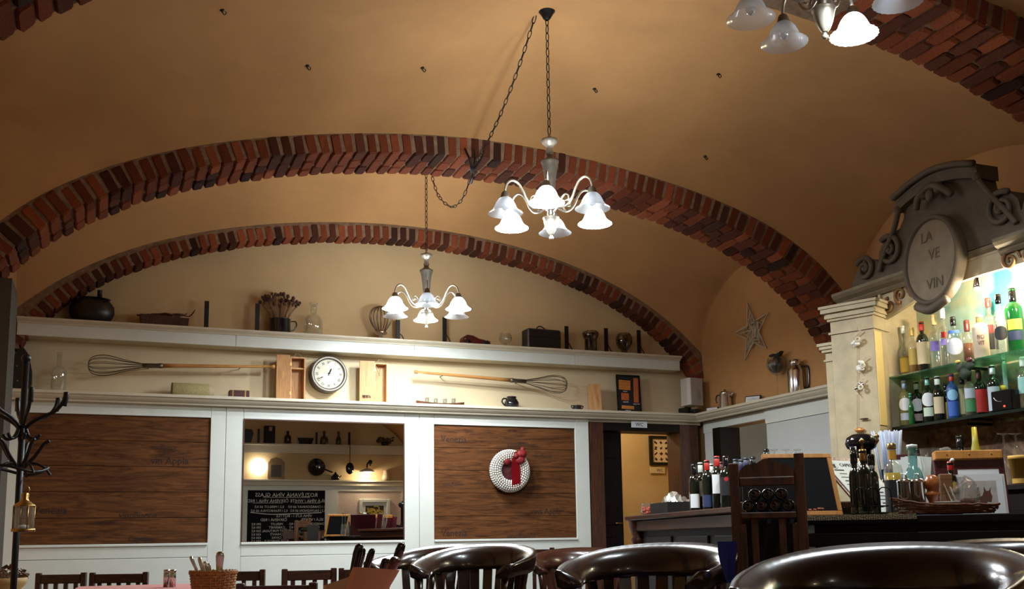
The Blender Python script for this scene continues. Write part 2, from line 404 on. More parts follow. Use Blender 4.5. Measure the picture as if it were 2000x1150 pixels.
# ornamented plank panels
M_PLANK = wood('rustic_plank_print', (0.042, 0.015, 0.006), (0.175, 0.066, 0.020), 0.7, (1.1, 10, 11), bump=0.25, spec=.15)
M_LETTER = mat('burnt_lettering', (0.018, 0.008, 0.005), 0.8)
def plank_panel(name, x0, x1, words, label):
    t = thing(name, label, 'wall panel', (x0, 9.026, zb))
    n = 5; H = zt - zb; z = 0
    MB().span((0, .001, 0), (x1 - x0, .012, H)).build('backing_board', M_INK, t)
    for k in range(n):
        MB().span((0.002, -.010, z + .0015), (x1 - x0 - .002, .004, z + H / n - .0015), bev=.002).build('plank', M_PLANK, t); z += H / n
    for w, px, py, s in words:
        q = at(px, py, Y=9.016); text('lettering', w, s, M_LETTER, t, (q.x - x0, -.0112, q.z - zb), sx=.95, ext=.0004)
    return t
plank_panel('plank_panel', pL[0], pL[1], [('vin Appla', 332, 900, .085), ('Venezia', 98, 997, .085), ('vinoBianco', 270, 1006, .07), ('Caprese', 275, 1052, .06), ('vinoBianco', 320, 873, .05)], 'dark plank panel behind the coat rack, left of the mirror')
plank_panel('plank_panel', p2[0], p2[1], [('Venezia', 886, 858, .085), ('Venezia', 887, 1041, .085), ('vinoBianco', 1018, 868, .07), ('vinoBianco', 1018, 1047, .07), ('vina Appla', 1066, 999, .08), ('vinoRosso', 885, 945, .05), ('vinoRosso', 1060, 890, .05)], 'plank panel with burnt lettering carrying the shell wreath')
# mirror
M_MIRROR = mat('mirror_silver', (0.86, 0.86, 0.84), 0.0, 1.0)
t = thing('wall_mirror', 'large rectangular mirror set in the cream wainscot', 'mirror', (mR[0], 9.0, zb))
MB().span((.004, 0.0, .004), (mR[1] - mR[0] - .004, .006, zt - zb - .004)).build('mirror_glass', M_MIRROR, t)
mb = MB(); w, h = mR[1] - mR[0], zt - zb
mb.span((0, -.006, 0), (.010, .02, h)); mb.span((w - .010, -.006, 0), (w, .02, h)); mb.span((.01, -.006, h - .010), (w - .01, .02, h)); mb.span((.01, -.006, 0), (w - .01, .02, .006))
mb.build('mirror_frame', M_BROWNW, t)

# ---------------------------------------------------------- shelves with cornice
CORN = [(0, 0), (.055, 0), (.06, .012), (.075, .022), (.09, .036), (.098, .05), (.112, .055), (.112, .078), (0, .078)]
M_SHELF = mat('shelf_paint', (0.66, 0.60, 0.46), 0.45, var=0.08, scale=7)
zc = 2.012
shelf2 = thing('cornice_shelf', 'middle cream cornice shelf running over mirror and doorway', 'shelf', (XL, 9.0, zc))
XK, YK = 5.66, 9.0
pth = [(0, 0, 0), (2.95, 0, 0), (XK - XL, 0, 0)]
mb = MB(); mb.sweep(CORN, [(0.0, .0, 0), (2.0, .0, 0), (XK - XL + .0, 0, 0), (XK - XL, 6.75 - 9.0, 0)]); mb.build('moulding', M_SHELF, shelf2)
mb = MB(); mb.span((0, 0, .06), (XK - XL, .2, .0775)); mb.span((XK - XL, 6.75 - 9.0, .06), (XR - XL, .2, .0775)); mb.build('shelf_board', M_SHELF, shelf2)
# fascia above doorway and along the right wall
mb = MB().span((4.40, 9.01, 1.985), (XK + .02, YB, 2.02)); struct('trim_5', mb, M_SHELF)
zu0, zu1 = 2.545, 2.688
shelf1 = thing('cornice_shelf', 'upper cream shelf under the small brick arch with iron uprights', 'shelf', (-.70, 9.0, zu0))
U0 = -.70; ends = [U0, 1.02, 2.63, 4.27, 5.46]
for k in range(4):
    MB().span((ends[k] - U0 + .0015, .0, 0), (ends[k + 1] - U0 - .0015, .02, zu1 - zu0 - .03), bev=.002).build('fascia', M_CREAM, shelf1)
mb = MB().sweep([(0, 0), (.012, 0), (.018, .012), (.035, .02), (.05, .03), (.05, .045), (0, .045)], [(0, 0, zu1 - zu0 - .045), (5.46 - U0, 0, zu1 - zu0 - .045)]); mb.build('moulding', M_SHELF, shelf1)
MB().span((0, .02, zu1 - zu0 - .02), (5.46 - U0, .2, zu1 - zu0)).build('shelf_board', M_SHELF, shelf1)
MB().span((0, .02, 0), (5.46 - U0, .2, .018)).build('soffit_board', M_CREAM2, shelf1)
for px, top in ((404, 588), (503, 593), (777, 625), (868, 620), (1106, 637), (1183, 641), (1247, 645)):
    q = at(px, top, Y=9.1); x = q.x - U0; hh = q.z - zu1
    g = MB().span((x - .019, .09, zu1 - zu0), (x + .019, .105, zu1 - zu0 + hh)); o = g.build('upright', M_BLACK, shelf1)
    if px > 700: MB().tube(smooth_path([(x + .015, .095, zu1 - zu0 + hh * .38), (x + .04, .095, zu1 - zu0 + .06), (x + .06, .09, zu1 - zu0 + .02), (x + .085, .08, zu1 - zu0 + .012)], 4), .005, 5).build('brace', M_BLACK, o)

# doorway to the toilets
post = MB(); post.span((4.41, 8.985, 0), (4.55, YB + .05, 1.985)); post.build('trim_6', M_BROWNW)['kind'] = 'structure'
post = MB(); post.span((5.42, 8.985, 0), (XK - .03, YB + .05, 1.985)); post.build('trim_7', M_BROWNW)['kind'] = 'structure'
M_DARKW = wood('dark_door_wood', (0.004, 0.0025, 0.002), (0.011, 0.0065, 0.005), 0.5, (9, 9, 1.2), bump=.08, spec=.18)
post = MB(); post.span((4.55, 8.99, 1.905), (5.42, YB + .05, 1.985)); post.build('trim_8', M_DARKW)['kind'] = 'structure'
d = MB().span((4.555, 9.30, 0), (4.91, 9.345, 1.96)); d = struct('door_1', d, M_DARKW)
MB().span((4.62, 9.285, .98), (4.84, 9.30, 1.66), bev=.006).build('door_panel', M_DARKW, d); MB().span((4.62, 9.285, .2), (4.84, 9.30, .86), bev=.006).build('door_panel', M_DARKW, d)
MB().tube([(4.88, 9.27, 1.0), (4.80, 9.26, 1.0)], .009, 8).build('door_handle', M_BRASS, d)
M_SIGN = mat('sign_white', (0.70, 0.78, 0.84), 0.4)
def wc_sign(px, py, w, h, Y, label, m, tx):
    q = at(px, py, Y=Y); t = thing('toilet_sign', label, 'sign', q)
    MB().span((-w / 2, -.004, -h / 2), (w / 2, .004, h / 2), bev=.001).build('plate', m, t)
    text('lettering', 'WC', tx, M_INK, t, (0 if px < 1270 else .03, -.0046, -.002))
wc_sign(1248.5, 829, .175, .062, 8.97, 'white WC sign hanging over the passage', M_SIGN, .05)
wc_sign(1284, 918, .20, .075, 10.68, 'cream WC sign below the framed picture in passage', mat('sign_cream', (0.72, 0.6, 0.38), .6), .05)
# framed print on the corridor wall
q = at(1296, 880, Y=10.68)
t = thing('framed_picture', 'black framed print of small dark sprigs in the passage', 'picture', q)
mb = MB(); fw, fh, b = .38, .35, .035
mb.span((-fw / 2, -.02, -fh / 2), (-fw / 2 + b, .015, fh / 2)); mb.span((fw / 2 - b, -.02, -fh / 2), (fw / 2, .015, fh / 2)); mb.span((-fw / 2 + b, -.02, fh / 2 - b), (fw / 2 - b, .015, fh / 2)); mb.span((-fw / 2 + b, -.02, -fh / 2), (fw / 2 - b, .015, -fh / 2 + b)); mb.build('frame', M_BLACK, t)
MB().span((-fw / 2 + b, 0, -fh / 2 + b), (fw / 2 - b, .01, fh / 2 - b)).build('print', mat('print_paper', (0.8, 0.68, 0.5), .7), t)
mb = MB(); rg = random.Random(5)
for r in range(4):
    for c in range(4):
        for k in range(4):
            a = rg.uniform(0, PI); cx, cz = -fw / 2 + .085 + c * .072, fh / 2 - .08 - r * .066; l = rg.uniform(.012, .024)
            mb.bar((cx - math.cos(a) * l, -.0012, cz - math.sin(a) * l), (cx + math.cos(a) * l, -.0012, cz + math.sin(a) * l), .009, .002, up=(0, 1, 0))
mb.build('printed_sprigs', mat('print_ink', (0.08, 0.03, 0.02), .8), t, kind='stuff')
lamp('corridor_lamp', 'POINT', (5.05, 10.0, 2.4), 24, (1.0, .82, .54), .06)

# ---------------------------------------------------------- panelling of the right wall
M_PALE = mat('pale_grey_panel', (0.58, 0.61, 0.60), 0.35, var=0.04, scale=4)
X5 = 5.70
mb = MB().span((X5, 8.72, 1.90), (X5 + .04, 8.99, 2.012)); mb.span((X5, 7.86, 1.93), (X5 + .04, 8.72, 2.012)); mb.span((X5 - .02, 6.7, 1.88), (X5 + .04, 7.90, 2.012)); struct('trim_9', mb, M_CREAM)
mb = MB().span((X5, 8.79, 0), (X5 + .04, 8.97, 1.897)); struct('trim_10', mb, M_CREAM)
mb = MB().span((X5 - .02, 8.655, 0), (X5 + .21, 8.79, 1.93)); struct('trim_11', mb, M_DARKW)
mb = MB().span((X5 - .015, 6.55, 0), (X5 + .04, 7.89, 1.875)); o = struct('trim_12', mb, M_PALE)
lamp('recess_fill_light', 'POINT', (6.15, 7.62, 1.75), 5, (1.0, .92, .8), .05)  # added light without a fitting, stands in for light from the bar room
# ------------------------------------------------------------------ chandeliers
M_PEWTER = mat('pewter', (0.17, 0.15, 0.12), 0.42, 0.75, var=0.35, scale=30)
M_PEWTERL = mat('pale_pewter', (0.34, 0.31, 0.25), 0.4, 0.6, var=0.3, scale=30)
M_GLOW = glow('lit_shade', (0.93, 0.97, 1.0), SHADE_E)
M_FROST = glass('frosted_glass', (0.95, 0.97, 1.0), 0.06, 0.5, (0.70, 0.78, 0.84), 0.15)
M_BULB = glass('bulb_glass', (0.9, 0.92, .95), 0.2, 0.25, (0.7, 0.75, 0.8))
SH = [(.020, .0), (.030, -.003), (.040, -.012), (.052, -.028), (.060, -.044), (.066, -.060), (.074, -.074), (.088, -.088), (.104, -.098)]
def rib_w(a, z): return 1 + .018 * math.cos(24 * a)
def link_chain(pts_fn, n, rad=.0032, ln=.03, wd=.0105):
    mb = MB()
    for i in range(n):
        p, tdir = pts_fn((i + .5) / n); tdir = Vector(tdir).normalized()
        s1 = tdir.orthogonal().normalized(); s2 = tdir.cross(s1)
        sd = s1 if i % 2 else s2
        mb.tube([Vector(p) + tdir * (ln * math.sin(a)) + sd * (wd * math.cos(a)) for a in [2 * PI * k / 10 for k in range(10)]], rad, 5, True)
    return mb
M_GLOW3 = glow('lit_shade_dim', (0.93, 0.97, 1.0), 16)
def chandelier(label, loc, rz, lit, top_z, gl=None, pw=1.0):
    """origin at the tip of the finial"""
    t = thing('chandelier', label, 'chandelier', loc, rz)
    MB().lathe([(.001, 0), (.012, .004), (.014, .014), (.008, .022), (.006, .03), (.012, .034)], 14).build('finial', M_PEWTERL, t)
    MB().lathe([(.012, .032), (.022, .045), (.034, .075), (.042, .105), (.046, .125), (.050, .13), (.050, .137), (.030, .142), (.02, .15)], 24, wob=lambda a, z: 1 + (.035 * math.cos(12 * a) if .04 < z < .12 else 0)).build('urn', M_PEWTERL, t)
    MB().lathe([(.018, .148), (.024, .16), (.020, .175), (.036, .19), (.048, .205), (.048, .225), (.034, .238), (.024, .25)], 20).build('hub', M_PEWTER, t)
    MB().lathe([(.022, .25), (.025, .27), (.029, .32), (.035, .38), (.042, .44), (.050, .475), (.056, .487), (.056, .495), (.035, .505), (.022, .52), (.018, .535)], 24, wob=lambda a, z: 1 + (.03 * math.cos(14 * a) if .26 < z < .47 else 0)).build('column', M_PEWTER, t)
    MB().lathe([(.018, .53), (.026, .545), (.020, .56), (.018, .58), (.03, .595), (.046, .61), (.050, .622), (.050, .63), (.03, .635), (.012, .645), (.008, .66)], 20).build('cup', M_PEWTERL, t)
    for k in range(6):
        a = k * PI / 3; c, s = math.cos(a), math.sin(a)
        P = lambda r, z: (r * c, r * s, z)
        arm = MB().tube(smooth_path([P(.045, .205), P(.085, .188), P(.125, .198), P(.158, .235), P(.182, .285), P(.212, .327), P(.25, .340), P(.283, .318), P(.297, .282), P(.298, .262)], 5), .0075, 7)
        arm.tube(smooth_path([P(.10, .190), P(.075, .232), P(.10, .262), P(.128, .252), P(.13, .228), P(.112, .222)], 4), .0055, 6)
        arm.build('arm', M_PEWTERL, t)
        x, y, z = .298 * c, .298 * s, .228
        mb = MB().lathe([(.008, .04), (.018, .034), (.024, .022), (.026, .008), (.030, .002), (.028, -.004)], 14, c=(x, y, z)); mb.build('socket', M_PEWTER, t)
        on = k in lit
        sh = MB().lathe(SH, 48, c=(x, y, z), wob=rib_w).build('glass_shade', (gl or M_GLOW) if on else M_FROST, t, 'lit white glass shade' if on else 'unlit frosted glass shade')
        MB().lathe([(.006, -.002), (.013, -.006), (.013, -.025), (.020, -.045), (.022, -.058), (.016, -.074), (.001, -.082)] if not on else [(.006, -.002), (.012, -.005), (.012, -.018), (.001, -.022)], 12, c=(x, y, z)).build('bulb', (gl or M_GLOW) if on else M_BULB, sh)
        if on:
            w = Matrix.Translation(loc) @ Matrix.Rotation(rz, 4, 'Z') @ Vector((x, y, z - .064))
            lamp('chandelier_bulb', 'POINT', w, BULB_W * pw, WHITE, .035)
    L = top_z - loc[2] - .66 - .10
    link_chain(lambda u: ((0, 0, .655 + .01 + L * u), (0, 0, 1)), max(4, int(L / .048))).build('chain', M_BLACK, t)
    MB().lathe([(.010, -.11), (.022, -.10), (.030, -.085), (.045, -.06), (.066, -.04), (.070, -.01), (.070, 0.05)], 20, c=(0, 0, top_z - loc[2])).build('canopy', M_BLACK, t)
    return t
C1 = at(1077, 468, Y=5.45); C2 = at(833, 641, Y=8.0); C3 = at(1612, 77, Y=3.25)
az1 = math.atan2(-C1.y, -C1.x); az2 = math.atan2(-C2.y, -C2.x); az3 = math.atan2(-C3.y, -C3.x)
K1 = at(1070, 8, Y=5.45)
chandelier('six-arm chandelier with its front shade lit, below the middle of big vault', C1, az1 - .08, (0, 2, 4), K1.z)
chandelier('six-arm chandelier with an unlit front shade, before the shelves', C2, az2 + .02, (1, 3, 5), 4.09)
chandelier('chandelier cut off by the top edge, nearest the bar', C3, az3 + PI - math.radians(24), (0, 4), 3.72, M_GLOW3, 1.1)  # second lit bulb is out of view, added to brighten the bar
# swag chain from the canopy over arch two to the second canopy
A = Vector((K1.x - .058, K1.y + .066, K1.z - .055)); B = at(925, 322, Y=Y2F - .02); C_ = at(919, 348, Y=Y2R + .01); D_ = Vector((C2.x + .10, C2.y - .02, 4.0))
def poly_fn(pts):
    pts = [Vector(p) for p in pts]; ls = [(pts[i + 1] - pts[i]).length for i in range(len(pts) - 1)]; tot = sum(ls)
    def f(u):
        s = u * tot
        for i, l in enumerate(ls):
            if s <= l or i == len(ls) - 1: return pts[i].lerp(pts[i + 1], s / l), pts[i + 1] - pts[i]
            s -= l
    return f, tot
def sag(a, b, dz, n=24): return [a.lerp(b, i / n) + Vector((0, 0, -dz * 4 * (i / n) * (1 - i / n))) for i in range(n + 1)]
t = thing('swag_chain', 'black swag chain drooping from chandelier canopy over the brick arch', 'chain', A)
f, tot = poly_fn([p - A for p in sag(A, B, .10)]); link_chain(f, int(tot / .048)).build('chain', M_BLACK, t)
f, tot = poly_fn([p - A for p in sag(B, C_, .03, 8)]); link_chain(f, int(tot / .05)).build('chain', M_BLACK, t)
low = at(882, 404, Y=7.5); end = at(843, 335, Y=7.85)
f, tot = poly_fn([p - A for p in smooth_path([C_, at(908, 378, Y=7.25), at(897, 396, Y=7.36), low, at(864, 392, Y=7.62), at(852, 372, Y=7.74), end, D_], 6)]); link_chain(f, int(tot / .05)).build('chain', M_BLACK, t)
mb = MB(); 
for dx in (-.07, 0, .075): mb.tube([B - A + Vector((dx, -.012, .11)), B - A + Vector((dx * .5, -.03, .02)), B - A + Vector((0, .05, -.04))], .008, 6)
mb.tube([C_ - A + Vector((0, -.1, .02)), C_ - A + Vector((0, 0, -.035))], .014, 8); mb.build('hook', M_BLACK, t)
# lamp cable alongside
MB().tube([A - A + Vector((-.02, 0, .05)), (B - A) * .08 + Vector((-.05, 0, .06))], .004, 5).build('cable', M_BLACK, t)

# small iron hooks in the vault
def vault_hit(px, py):
    a, b = at(px, py, d=1.0), at(px, py, d=2.0); v = b - a; o = a - v
    for k in range(2000):
        p = o + v * (2.5 + k * .004)
        y = p.y
        for y0, y1, f0, f1, rise in ((Y2R, Y1F, ZE2, ZE1, .90), (Y3R, Y2F, ZE2, ZE2, .95)):
            if y0 < y < y1:
                vv = -1 + 2 * (y - y0 + .03) / (y1 - y0 + .06); B_ = rise * math.sqrt(max(0, 1 - vv * vv)); s = (y - y0) / (y1 - y0)
                A_ = f0(p.x) * (1 - s) + f1(p.x) * s; zs = ZS - .03
                z = min(A_, zs) + (max(A_ - zs, 0) ** 1.9 + B_ ** 1.9) ** (1 / 1.9)
                if p.z >= z - .002: return p
    return None
hooks = [(434, 20, 'left-hand'), (600, 129, 'bent'), (825, 133, 'middle'), (1403, 145, 'plain'), (1161, 174, 'small'), (1377, 306, 'lower')]
hl = ['bare ceiling hook near the upper left brick arch', 'bent ceiling hook with plaster chip left of the chandelier chains', 'ceiling hook midway between bent hook and chandelier chains', 'small ceiling hook below the unlit shades of nearest chandelier', 'tiny ceiling nail just right of the chandelier chain', 'ceiling hook low above the right flank of the big arch']
for (px, py, w), lb in zip(hooks, hl):
    p = vault_hit(px, py)
    if p is None: continue
    t = thing('ceiling_hook', lb, 'hook', p)
    MB().tube([(0, 0, .02), (0, 0, -.012), (.012, 0, -.026), (.022, 0, -.018), (.02, 0, -.004)], .0035, 6).build('hook', M_BLACK, t)
    MB().lathe([(.014, .01), (.014, -.003), (.004, -.004)], 10).build('base', M_BLACK, t)
# ------------------------------------------------------------------ finishes of the small things
M_GLASSC = glass('clear_glass', (0.93, 0.95, 0.95), 0.10, 0.05, (0.7, 0.72, 0.68))
M_WARMW = wood('pine_box_wood', (0.36, 0.16, 0.05), (0.60, 0.33, 0.135), 0.55, (9, 9, 1.3), bump=.06)
M_HANDLE = wood('oiled_beech_handle', (0.34, 0.14, 0.035), (0.58, 0.29, 0.09), 0.4, (1.2, 9, 9), bump=.03)
M_LEATHER = mat('black_leather', (0.012, 0.010, 0.010), 0.4, bump=.3, bscale=80)
M_ENAMEL = mat('black_enamel', (0.008, 0.008, 0.010), 0.12, coat=.5)
M_DARKCER = mat('dark_ceramic', (0.014, 0.011, 0.009), 0.35, var=.3, scale=10)
M_RUST = mat('rust_red_paint', (0.09, 0.012, 0.008), 0.4, coat=.3)
Z1, Z2 = zu1, zc + .078
def up(px, Y=9.10): q = at(px, 640, Y=Y); return Vector((q.x, Y, Z1))
def md(px, Y=9.08): q = at(px, 780, Y=Y); return Vector((q.x, Y, Z2))
PPM = 2000 / 9.25     # px per metre at the back wall, roughly

# ---- upper shelf
t = thing('clay_flask', 'big dark round flask with short neck at the shelf\'s left end', 'flask', up(178, 9.1))
MB().lathe([(.001, 0), (.10, 0), (.145, .03), (.17, .09), (.165, .15), (.13, .20), (.09, .225)], 22, sq=.55, wob=lambda a, z: 1 + .05 * math.cos(6 * a)).build('body', M_DARKCER, t)
MB().lathe([(.09, .222), (.04, .232), (.022, .24), (.018, .29), (.022, .30), (.001, .30)], 14, c=(.055, 0, -.01)).build('neck', M_DARKCER, t)
t = thing('wooden_trough', 'dark wooden trough with dry twigs laid across it', 'trough', up(325, 9.1))
mb = MB(); mb.add([(-.20, -.05, 0), (.17, -.05, 0), (.17, .05, 0), (-.20, .05, 0), (-.22, -.07, .10), (.18, -.07, .085), (.18, .07, .085), (-.22, .07, .10)], [(0, 3, 2, 1), (0, 1, 5, 4), (1, 2, 6, 5), (2, 3, 7, 6), (3, 0, 4, 7), (4, 5, 6, 7)]); mb.build('body', M_BROWNW, t)
rg = random.Random(11); mb = MB()
for k in range(9):
    x = rg.uniform(-.24, 0.02); z = rg.uniform(.09, .125); L = rg.uniform(.18, .3)
    mb.tube(smooth_path([(x, rg.uniform(-.06, .03), z), (x + L * .4, rg.uniform(-.06, .03), z + rg.uniform(-.01, .025)), (x + L * .8, rg.uniform(-.06, .03), z + rg.uniform(-.02, .015)), (x + L, rg.uniform(-.06, .03), z + rg.uniform(-.03, .05))], 3), [.009] * 5 + [.006] * 4 + [.003], 6)
mb.build('twigs', M_BROWNW, t, kind='stuff')
# mug with dried seed heads
q = up(547, 9.09); t = thing('enamel_mug', 'black enamel mug with a handle holding the dried flowers', 'mug', q)
MB().lathe([(.001, .002), (.088, .002), (.092, .01), (.092, .135), (.096, .14), (.088, .14), (.086, .02), (.001, .02)], 24).build('body', M_ENAMEL, t)
MB().tube(smooth_path([(.09, 0, .125), (.135, 0, .128), (.145, 0, .09), (.12, 0, .05), (.09, 0, .04)], 4), .006, 6).build('handle', M_ENAMEL, t)
t = thing('dried_flowers', 'bunch of dried brown seed heads in the enamel mug', 'flowers', q + Vector((0, 0, .03)))
M_STALK = mat('dry_stalk', (0.30, 0.17, 0.09), .85); M_SEED = mat('seed_head', (0.10, 0.045, 0.035), .9, var=.5, scale=40)
ms, mh = MB(), MB(); rg = random.Random(21)
for k in range(64):
    a = rg.uniform(0, 2 * PI); s = math.sqrt(rg.random()); L = rg.uniform(.25, .315); lean = (.78 * s)
    dx, dy, dz = math.cos(a) * math.sin(lean) * .95 , math.sin(a) * math.sin(lean) * .45, math.cos(lean)
    tip = Vector((dx * L, dy * L, .06 + dz * L * .93)); ms.tube([(dx * .05, dy * .05, .02), tip * .55 + Vector((0, 0, .02)), tip], .0028, 4)
    mh.ball(tip, rg.uniform(.011, .017), 6, 4, (1, 1, 1.25))
ms.build('stalks', M_STALK, t, kind='stuff'); mh.build('seed_heads', M_SEED, t, kind='stuff')
def bottle_prof(r, h, neck_r, sh, neck_h, lip=True):
    """wall profile of a bottle: body radius, total height, neck radius, where the shoulder starts"""
    p = [(.001, .003), (r * .9, 0), (r, .008), (r, sh)]
    for k in range(1, 7):
        a = k / 6 * PI / 2; p.append((neck_r + (r - neck_r) * math.cos(a) ** 1.1, sh + (neck_h - sh) * math.sin(a) ** 1.2 * .97))
    p.append((neck_r, h - .012))
    if lip: p += [(neck_r * 1.25, h - .012), (neck_r * 1.25, h - .002), (neck_r * 1.1, h)]
    p.append((neck_r * .75, h)); return p
t = thing('glass_bottle', 'clear glass wide bottle beside the dried flower mug', 'bottle', up(612, 9.06))
MB().lathe(bottle_prof(.082, .305, .030, .12, .20), 24).build('body', M_GLASSC, t)
# balloon whisk standing on its handle
M_WIRE = mat('whisk_wire', (0.16, 0.13, 0.10), .35, .9)
t = thing('balloon_whisk', 'large steel whisk head standing upright on the upper shelf', 'whisk', up(744, 9.08))
MB().lathe([(.001, 0), (.016, 0), (.016, .05), (.055, .06), (.06, .075), (.05, .085), (.02, .09), (.001, .09)], 18).build('ferrule', M_STEEL, t)
mb = MB()
for k in range(9):
    a = PI * k / 9
    mb.tube(smooth_path([(c * math.cos(a), c * math.sin(a) * .8, z) for c, z in ((.035, .08), (.085, .15), (.108, .22), (.085, .29), (0, .325), (-.085, .29), (-.108, .22), (-.085, .15), (-.035, .08))], 4), .0030, 5)
mb.build('wires', M_WIRE, t, kind='stuff')
# toy car
t = thing('toy_car', 'dark red vintage model car on the upper shelf', 'toy car', up(927, 9.06), .08)
mb = MB().prism([(-.14, .02), (.145, .015), (.145, .045), (.11, .052), (.03, .062), (-.03, .088), (-.095, .094), (-.13, .07), (-.14, .045)], -.042, .042)
mb.build('car_body', M_RUST, t)
for x in (-.09, .095):
    for y in (-.045, .045): MB().lathe([(.001, -.01), (.024, -.01), (.024, .01), (.001, .01)], 14, M=Matrix.Translation((x, y, .024)) @ Matrix.Rotation(PI / 2, 4, 'X')).build('wheel', M_BLACK, t)
for x in (-.12, .10): MB().ball((x, -.046, .052), .009, 8, 6).build('headlight', M_STEEL, t)
t = thing('brandy_glass', 'empty brandy balloon glass between toy car and suitcase', 'glass', up(987, 9.07))
MB().lathe([(.001, 0), (.04, .002), (.006, .008), (.005, .03), (.03, .04), (.06, .07), (.065, .10), (.05, .14), (.042, .152)], 22).build('bowl', M_GLASSC, t)
t = thing('small_suitcase', 'black leather case with a strap handle on upper shelf', 'suitcase', up(1057, 9.09), .05)
MB().box((0, 0, .10), (.365, .15, .20), bev=.014).build('case', M_LEATHER, t)
mb = MB(); mb.box((0, -.076, .115), (.35, .004, .010)); mb.build('seam', M_BLACK, t)
MB().tube(smooth_path([(-.05, 0, .198), (-.045, 0, .225), (-.01, 0, .24), (.04, 0, .215), (.055, 0, .198)], 4), .006, 6).build('handle', M_LEATHER, t)
for px, wd, lb in ((1153, 1.0, 'dark glass jar packed with nuts, left of its pair'), (1218, 1.05, 'stemmed dark jar of nuts near the right end')):
    t = thing('nut_jar', lb, 'jar', up(px, 9.07), group=None); t.scale = (1.12, 1.12, 1.16)
    prof = [(.001, 0), (.05, 0), (.055, .01), (.056, .12), (.066, .135), (.075, .17), (.06, .19)] if px == 1153 else [(.001, 0), (.05, .002), (.03, .02), (.024, .04), (.05, .06), (.072, .10), (.074, .15), (.055, .19)]
    MB().lathe(prof, 22).build('glass', glass('dark_glass', (.35, .28, .2), .12, .15, (.05, .03, .02)), t)
    mb = MB(); rg = random.Random(px)
    for k in range(70):
        z = rg.uniform(.012 if px == 1153 else .065, .175); r = (.042 if z < .12 or px != 1153 else .055) * math.sqrt(rg.random()); a = rg.uniform(0, 7)
        mb.ball((r * math.cos(a), r * math.sin(a), z), rg.uniform(.010, .016), 6, 4)
    mb.build('nuts', mat('nut_shell', (0.07, 0.035, 0.018), .5, var=.4, scale=30), t, kind='stuff')

# ---- middle shelf
t = thing('leather_bag', 'black leather bag with shiny studs in the left corner', 'bag', md(38, 9.05))
MB().prism([(-.09, 0), (.06, -.0), (.085, .06), (.08, .17), (.05, .30), (.01, .355), (-.03, .34), (-.075, .25), (-.09, .12)], -.04, .05).build('body', M_LEATHER, t)
mb = MB(); 
for z, x in ((.05, .03), (.10, .045), (.16, .04), (.22, .035), (.29, .02), (.08, -.02), (.2, -.03)): mb.ball((x, -.043, z), .006, 8, 5)
mb.build('studs', M_STEEL, t, kind='stuff')
t = thing('glass_bottle', 'clear square-shouldered glass bottle beside the left giant whisk', 'bottle', md(112, 9.06))
MB().lathe(bottle_prof(.058, .335, .019, .17, .22), 24, wob=lambda a, z: 1 + .02 * math.cos(10 * a)).build('body', M_GLASSC, t)
def giant_whisk(label, a, b, flip):
    """a: knob end, b: balloon tip, both on the wall"""
    a, b = Vector(a), Vector(b); L = (b - a).length; d = (b - a).normalized()
    t = thing('giant_whisk', label, 'whisk', a, rot=(0, -math.atan2(d.z, d.x), 0) if d.x > 0 else (0, PI - math.atan2(d.z, -d.x) * -1 if False else -math.atan2(d.z, d.x), 0))
    hl = L * .62
    MB().lathe([(.001, -.012), (.014, -.008), (.019, .004), (.016, .018), (.011, .03)] + [(.011 + .008 * k / 8, .03 + (hl - .03) * k / 8) for k in range(9)] + [(.001, hl)], 14, M=Matrix.Rotation(PI / 2, 4, 'Y')).build('handle', M_HANDLE, t)
    MB().lathe([(.001, hl - .01), (.0225, hl - .01), (.0225, hl + .02), (.020, hl + .025), (.021, hl + .15), (.001, hl + .15)], 14, M=Matrix.Rotation(PI / 2, 4, 'Y')).build('ferrule', M_PEWTER, t)
    mb = MB(); x0 = hl + .14; Lw = L - x0
    for k in range(6):
        an = PI * k / 6 + .2
        mb.tube(smooth_path([(x0 + x * Lw, c * math.cos(an) * .8, c * math.sin(an)) for c, x in ((.015, 0), (.05, .35), (.088, .68), (.07, .93), (0, 1.0), (-.07, .93), (-.088, .68), (-.05, .35), (-.015, 0))], 4), .0027, 5)
    mb.build('wires', M_WIRE, t, kind='stuff')
    mb = MB()
    for x in (hl * .3, hl + .1): mb.tube([(x, .015, 0), (x, .155, 0)], .004, 5)
    mb.build('hook', M_BLACK, t, kind='stuff')
    return t
giant_whisk('giant wire whisk hung level, its head towards the left', at(535, 716, Y=9.04), at(172, 713, Y=9.04), True)
giant_whisk('giant wire whisk hung sloping, its head towards the right', at(811, 726, Y=9.04), at(1107, 752, Y=9.04), False)
t = thing('woven_canister', 'yellowish woven cylinder lying on its side under the whisk', 'canister', md(375, 9.06), .05)
Mx = Matrix.Translation((-.17, 0, .062)) @ Matrix.Rotation(PI / 2, 4, 'Y')
MB().lathe([(.001, 0), (.060, 0), (.061, .01), (.061, .30), (.001, .30)], 22, M=Mx).build('body', mat('woven_straw', (0.34, 0.28, 0.12), .9, bump=.8, bscale=130, var=.3, scale=60), t)
MB().lathe([(.055, .30), (.055, .325), (.045, .335), (.05, .345), (.001, .345)], 18, M=Mx).build('lid', mat('straw_lid', (0.42, 0.34, 0.2), .8), t)
t = thing('small_book', 'thick dark red bound book lying by the open wine box', 'book', md(466, 9.05))
M_DKRED = mat('maroon_binding', (0.06, 0.010, 0.008), .55)
MB().box((0, 0, .036), (.17, .10, .072), bev=.004).build('cover', M_DKRED, t)
for x in (-.055, .05): MB().box((x, -.0505, .036), (.012, .004, .066)).build('band', M_BRASS, t)
